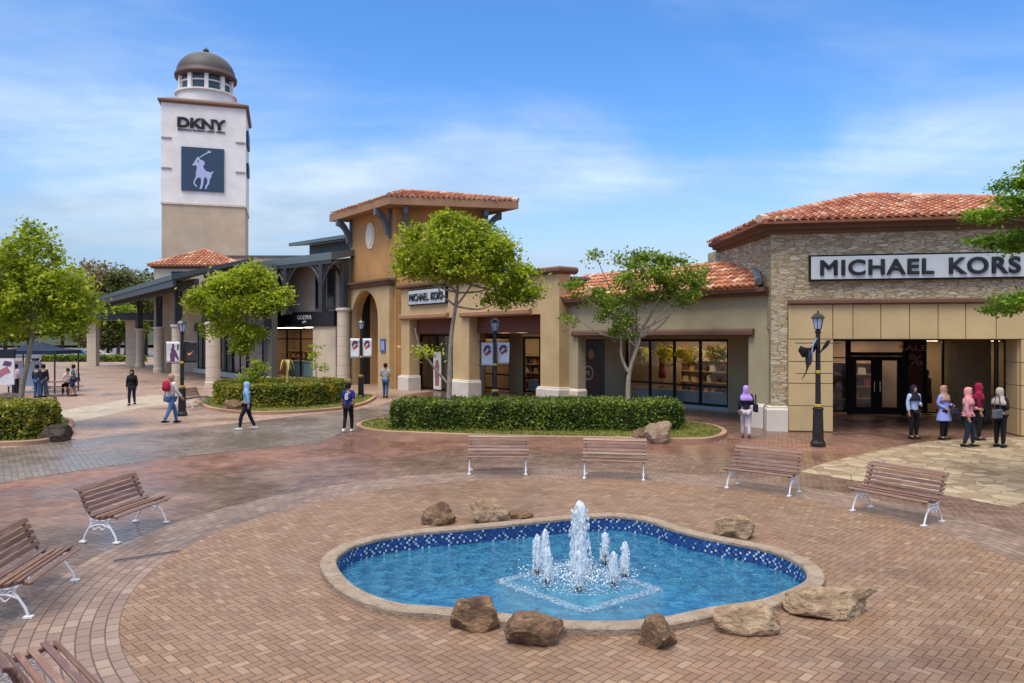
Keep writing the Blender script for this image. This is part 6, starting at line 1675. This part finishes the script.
hedge('low_hedge', [(-59, 94), (-46.5, 94), (-46.5, 95.5), (-59, 95.5)], 0, .75, 'low clipped hedge in front of the parked cars', M['leafB'], 60, .2, None, .15)
bgk = 'trees behind the walkway and car park'
far = [((p_ - 512) * y_ / FPX, y_, h_, w_, k_) for p_, y_, h_, w_, k_ in ((5, 118, 14.5, 8, 'leafD'), (32, 124, 15.5, 8, 'leafD'), (62, 120, 13.8, 7, 'leafE'), (92, 120, 15.5, 7.5, 'leafE'), (126, 122, 14.2, 7, 'leafD'),
       (28, 117, 9, 5, 'leafB'), (118, 117, 8.6, 5, 'leafB'), (-30, 122, 15, 9, 'leafD'), (108, 130, 16.0, 8, 'leafE'), (146, 128, 14.6, 7, 'leafD'), (100, 116, 6.6, 4, 'leafD'), (-5, 116, 8.5, 5, 'leafB'))]
fl = ['broad dark green tree far left behind the leaning tree', 'tall dark tree behind the bright leaning tree crown', 'brown tinged tree left of the walkway roof end', 'tallest brown tinged tree with pale top beyond the walkway', 'dark green tree just left of the cream house', 'mid green tree behind the navy canopy tent', 'green tree between the walkway pillars', 'dark tree at the far left edge of the far tree row', 'large brownish tree at the back of the far tree row', 'dark tree hidden behind the flat dark canopy', 'small dull green tree behind the flat canopy pillars', 'low mid green tree at the left behind the poster stand']
for (x, y, h, w, mk), lb in zip(far, fl):
    lo = []
    for i in range(9):
        a = 6.283 * i / 9 + random.random(); r = w * random.uniform(.25, .6)
        lo.append((r * math.cos(a), r * .8 * math.sin(a), h * random.uniform(.42, .8), w * random.uniform(.28, .42), w * random.uniform(.28, .4), h * random.uniform(.13, .2)))
    lo.append((0, 0, h * .82, w * .4, w * .4, h * .16))
    tree('background_tree', (x, y, 0), lb, 'tree', [(0, 0, 0), (.1, 0, h * .25), (0, 0, h * .5)], .32, lo, M[mk], 330, 34, 1.3, .28, M['bark2'], bgk, limbs=True)
# wooded rise on the horizon
hm = MB(); nx, ny = 60, 8; vs = []
for j in range(ny + 1):
    for i in range(nx + 1):
        x = -420 + 640 * i / nx; y = 230 + 25 * j
        hgt = max(0, math.sin(math.pi * min(1, j / ny * .9 + .02))) * (16 + 9 * noise.noise(Vector((x * .012, 3.1, 0))) + 5 * noise.noise(Vector((x * .05, y * .05, 0)))) * (1 if x < -40 else max(.1, 1 - (x + 40) / 140))
        vs.append((x, y, hgt - .5))
hm.add(vs, [(j * (nx + 1) + i, j * (nx + 1) + i + 1, (j + 1) * (nx + 1) + i + 1, (j + 1) * (nx + 1) + i) for j in range(ny) for i in range(nx)])
mm, nt, out = newmat('wooded_hill'); co = objco(nt)
finish(nt, out, mix(nt, noise_tex(nt, co, .12, 8, .7), (.02, .035, .018), (.06, .075, .035)), .9, 0, noise_tex(nt, co, .3, 6), 1.0, 3.0)
tag(hm.build('hill', mm, recalc=False), kind='structure')

dp_ = [G(114, 561.5), G(180, 551.5)]
d_ = (dp_[1] - dp_[0]); t = empty('slot_drain', dp_[0].lerp(dp_[1], .5), math.atan2(d_.y, d_.x), 'thin dark slot drain in the bricks beside the lone left bench', 'drain')
MB().box(-d_.length / 2, d_.length / 2, -.03, .03, .003, .010).build('slot', M['iron'], t)
for y in (-.05, .05): MB().box(-d_.length / 2, d_.length / 2, y - .018, y + .018, .003, .012).build('edging', plain('drain_edge', (.16, .12, .1), .6), t)

# ------------------------------------------------------------------ sky, sun, camera
W = bpy.data.worlds.new('World'); S.world = W; W.use_nodes = True
nt = W.node_tree; nt.nodes.clear()
EL_, AZ = 66.0, 212.0
sky = nt.nodes.new('ShaderNodeTexSky'); sky.sky_type = 'NISHITA'; sky.sun_disc = False
sky.sun_elevation = R(EL_); sky.sun_rotation = R(AZ); sky.altitude = 50; sky.air_density = 1.0; sky.dust_density = 0.6; sky.ozone_density = 2.2
dirv = nt.nodes.new('ShaderNodeTexCoord').outputs['Generated']
sp = nd(nt, 'SeparateXYZ', {0: dirv}).node
den = mt(nt, 'ADD', mt(nt, 'MAXIMUM', sp.outputs[2], 0.0), 0.11)
cv = nd(nt, 'CombineXYZ', {0: mt(nt, 'DIVIDE', sp.outputs[0], den), 1: mt(nt, 'DIVIDE', sp.outputs[1], den), 2: 0.0})
n1 = noise_tex(nt, nd(nt, 'Mapping', {0: cv, 1: (3.3, 1.7, 0), 3: (0.8, 1.0, 1)}), 0.62, 7, 0.56, dist=0.5)
n2 = noise_tex(nt, nd(nt, 'Mapping', {0: cv, 1: (9.1, 4.2, 0), 2: (0, 0, R(25)), 3: (0.35, 1.3, 1)}), 1.0, 6, 0.6, dist=0.8)
low = maprange(nt, sp.outputs[2], 0.02, 0.42, 1.0, 0.0)
cov = mt(nt, 'ADD', mt(nt, 'MULTIPLY', n1, 0.75), mt(nt, 'ADD', mt(nt, 'MULTIPLY', n2, 0.25), mt(nt, 'MULTIPLY', low, 0.16)))
mask = maprange(nt, cov, 0.475, 0.74)
shade = maprange(nt, noise_tex(nt, cv, 0.9, 5), 0.4, 0.65)
ccol = mix(nt, shade, (2.5, 3.2, 4.1), (4.0, 4.7, 5.3))
hs = nt.nodes.new('ShaderNodeHueSaturation'); hs.inputs['Saturation'].default_value = 1.2; hs.inputs['Value'].default_value = 1.0
nt.links.new(mix(nt, 1.0, sky.outputs[0], (0.86, 0.92, 1.06), 'MULTIPLY'), hs.inputs['Color'])
ccol = mix(nt, maprange(nt, sp.outputs[2], 0.0, 0.16, 0.85, 0.0), ccol, (1.9, 2.7, 3.6))
fin = mix(nt, mt(nt, 'MULTIPLY', mask, 0.88), hs.outputs[0], ccol)
fin = mix(nt, maprange(nt, sp.outputs[2], -0.02, 0.27, 0.95, 0.0), fin, mix(nt, maprange(nt, sp.outputs[0], -0.5, 0.2), (1.7, 2.3, 2.95), (2.6, 3.05, 3.6)))
fin = mix(nt, maprange(nt, sp.outputs[2], 0.46, 0.72, 0.0, 0.9), fin, (6.6, 6.4, 6.1))  # white cloud bank overhead, added above the view for soft neutral fill
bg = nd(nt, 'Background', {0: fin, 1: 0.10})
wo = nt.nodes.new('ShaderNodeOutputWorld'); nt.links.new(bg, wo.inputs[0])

sun = bpy.data.lights.new('sun', 'SUN'); sun.energy = 1.5; sun.angle = R(30); sun.color = (1.0, .92, .8)
so = bpy.data.objects.new('sun', sun); COL.objects.link(so)
# sun_rotation is measured from +y toward +x
az = R(AZ); v = Vector((math.sin(az) * math.cos(R(EL_)), math.cos(az) * math.cos(R(EL_)), math.sin(R(EL_))))
so.rotation_euler = v.to_track_quat('Z', 'Y').to_euler(); so.location = (0, -10, 40)

cam = bpy.data.cameras.new('camera'); cam.sensor_width = 36; cam.lens = FPX / 1024 * 36; cam.shift_y = -(341.5 - HZ) / 1024; cam.clip_start = .1; cam.clip_end = 2000
co_ = bpy.data.objects.new('camera', cam); COL.objects.link(co_); co_.location = (0, 0, CH); co_.rotation_euler = (R(90), 0, 0); S.camera = co_
S.view_settings.view_transform = 'Standard'; S.view_settings.look = 'None'; S.view_settings.gamma = 1.0; S.view_settings.exposure = 1.12
S.cycles.max_bounces = 8; S.cycles.transparent_max_bounces = 16; S.cycles.use_denoising = True
S.cycles.caustics_reflective = False; S.cycles.caustics_refractive = False
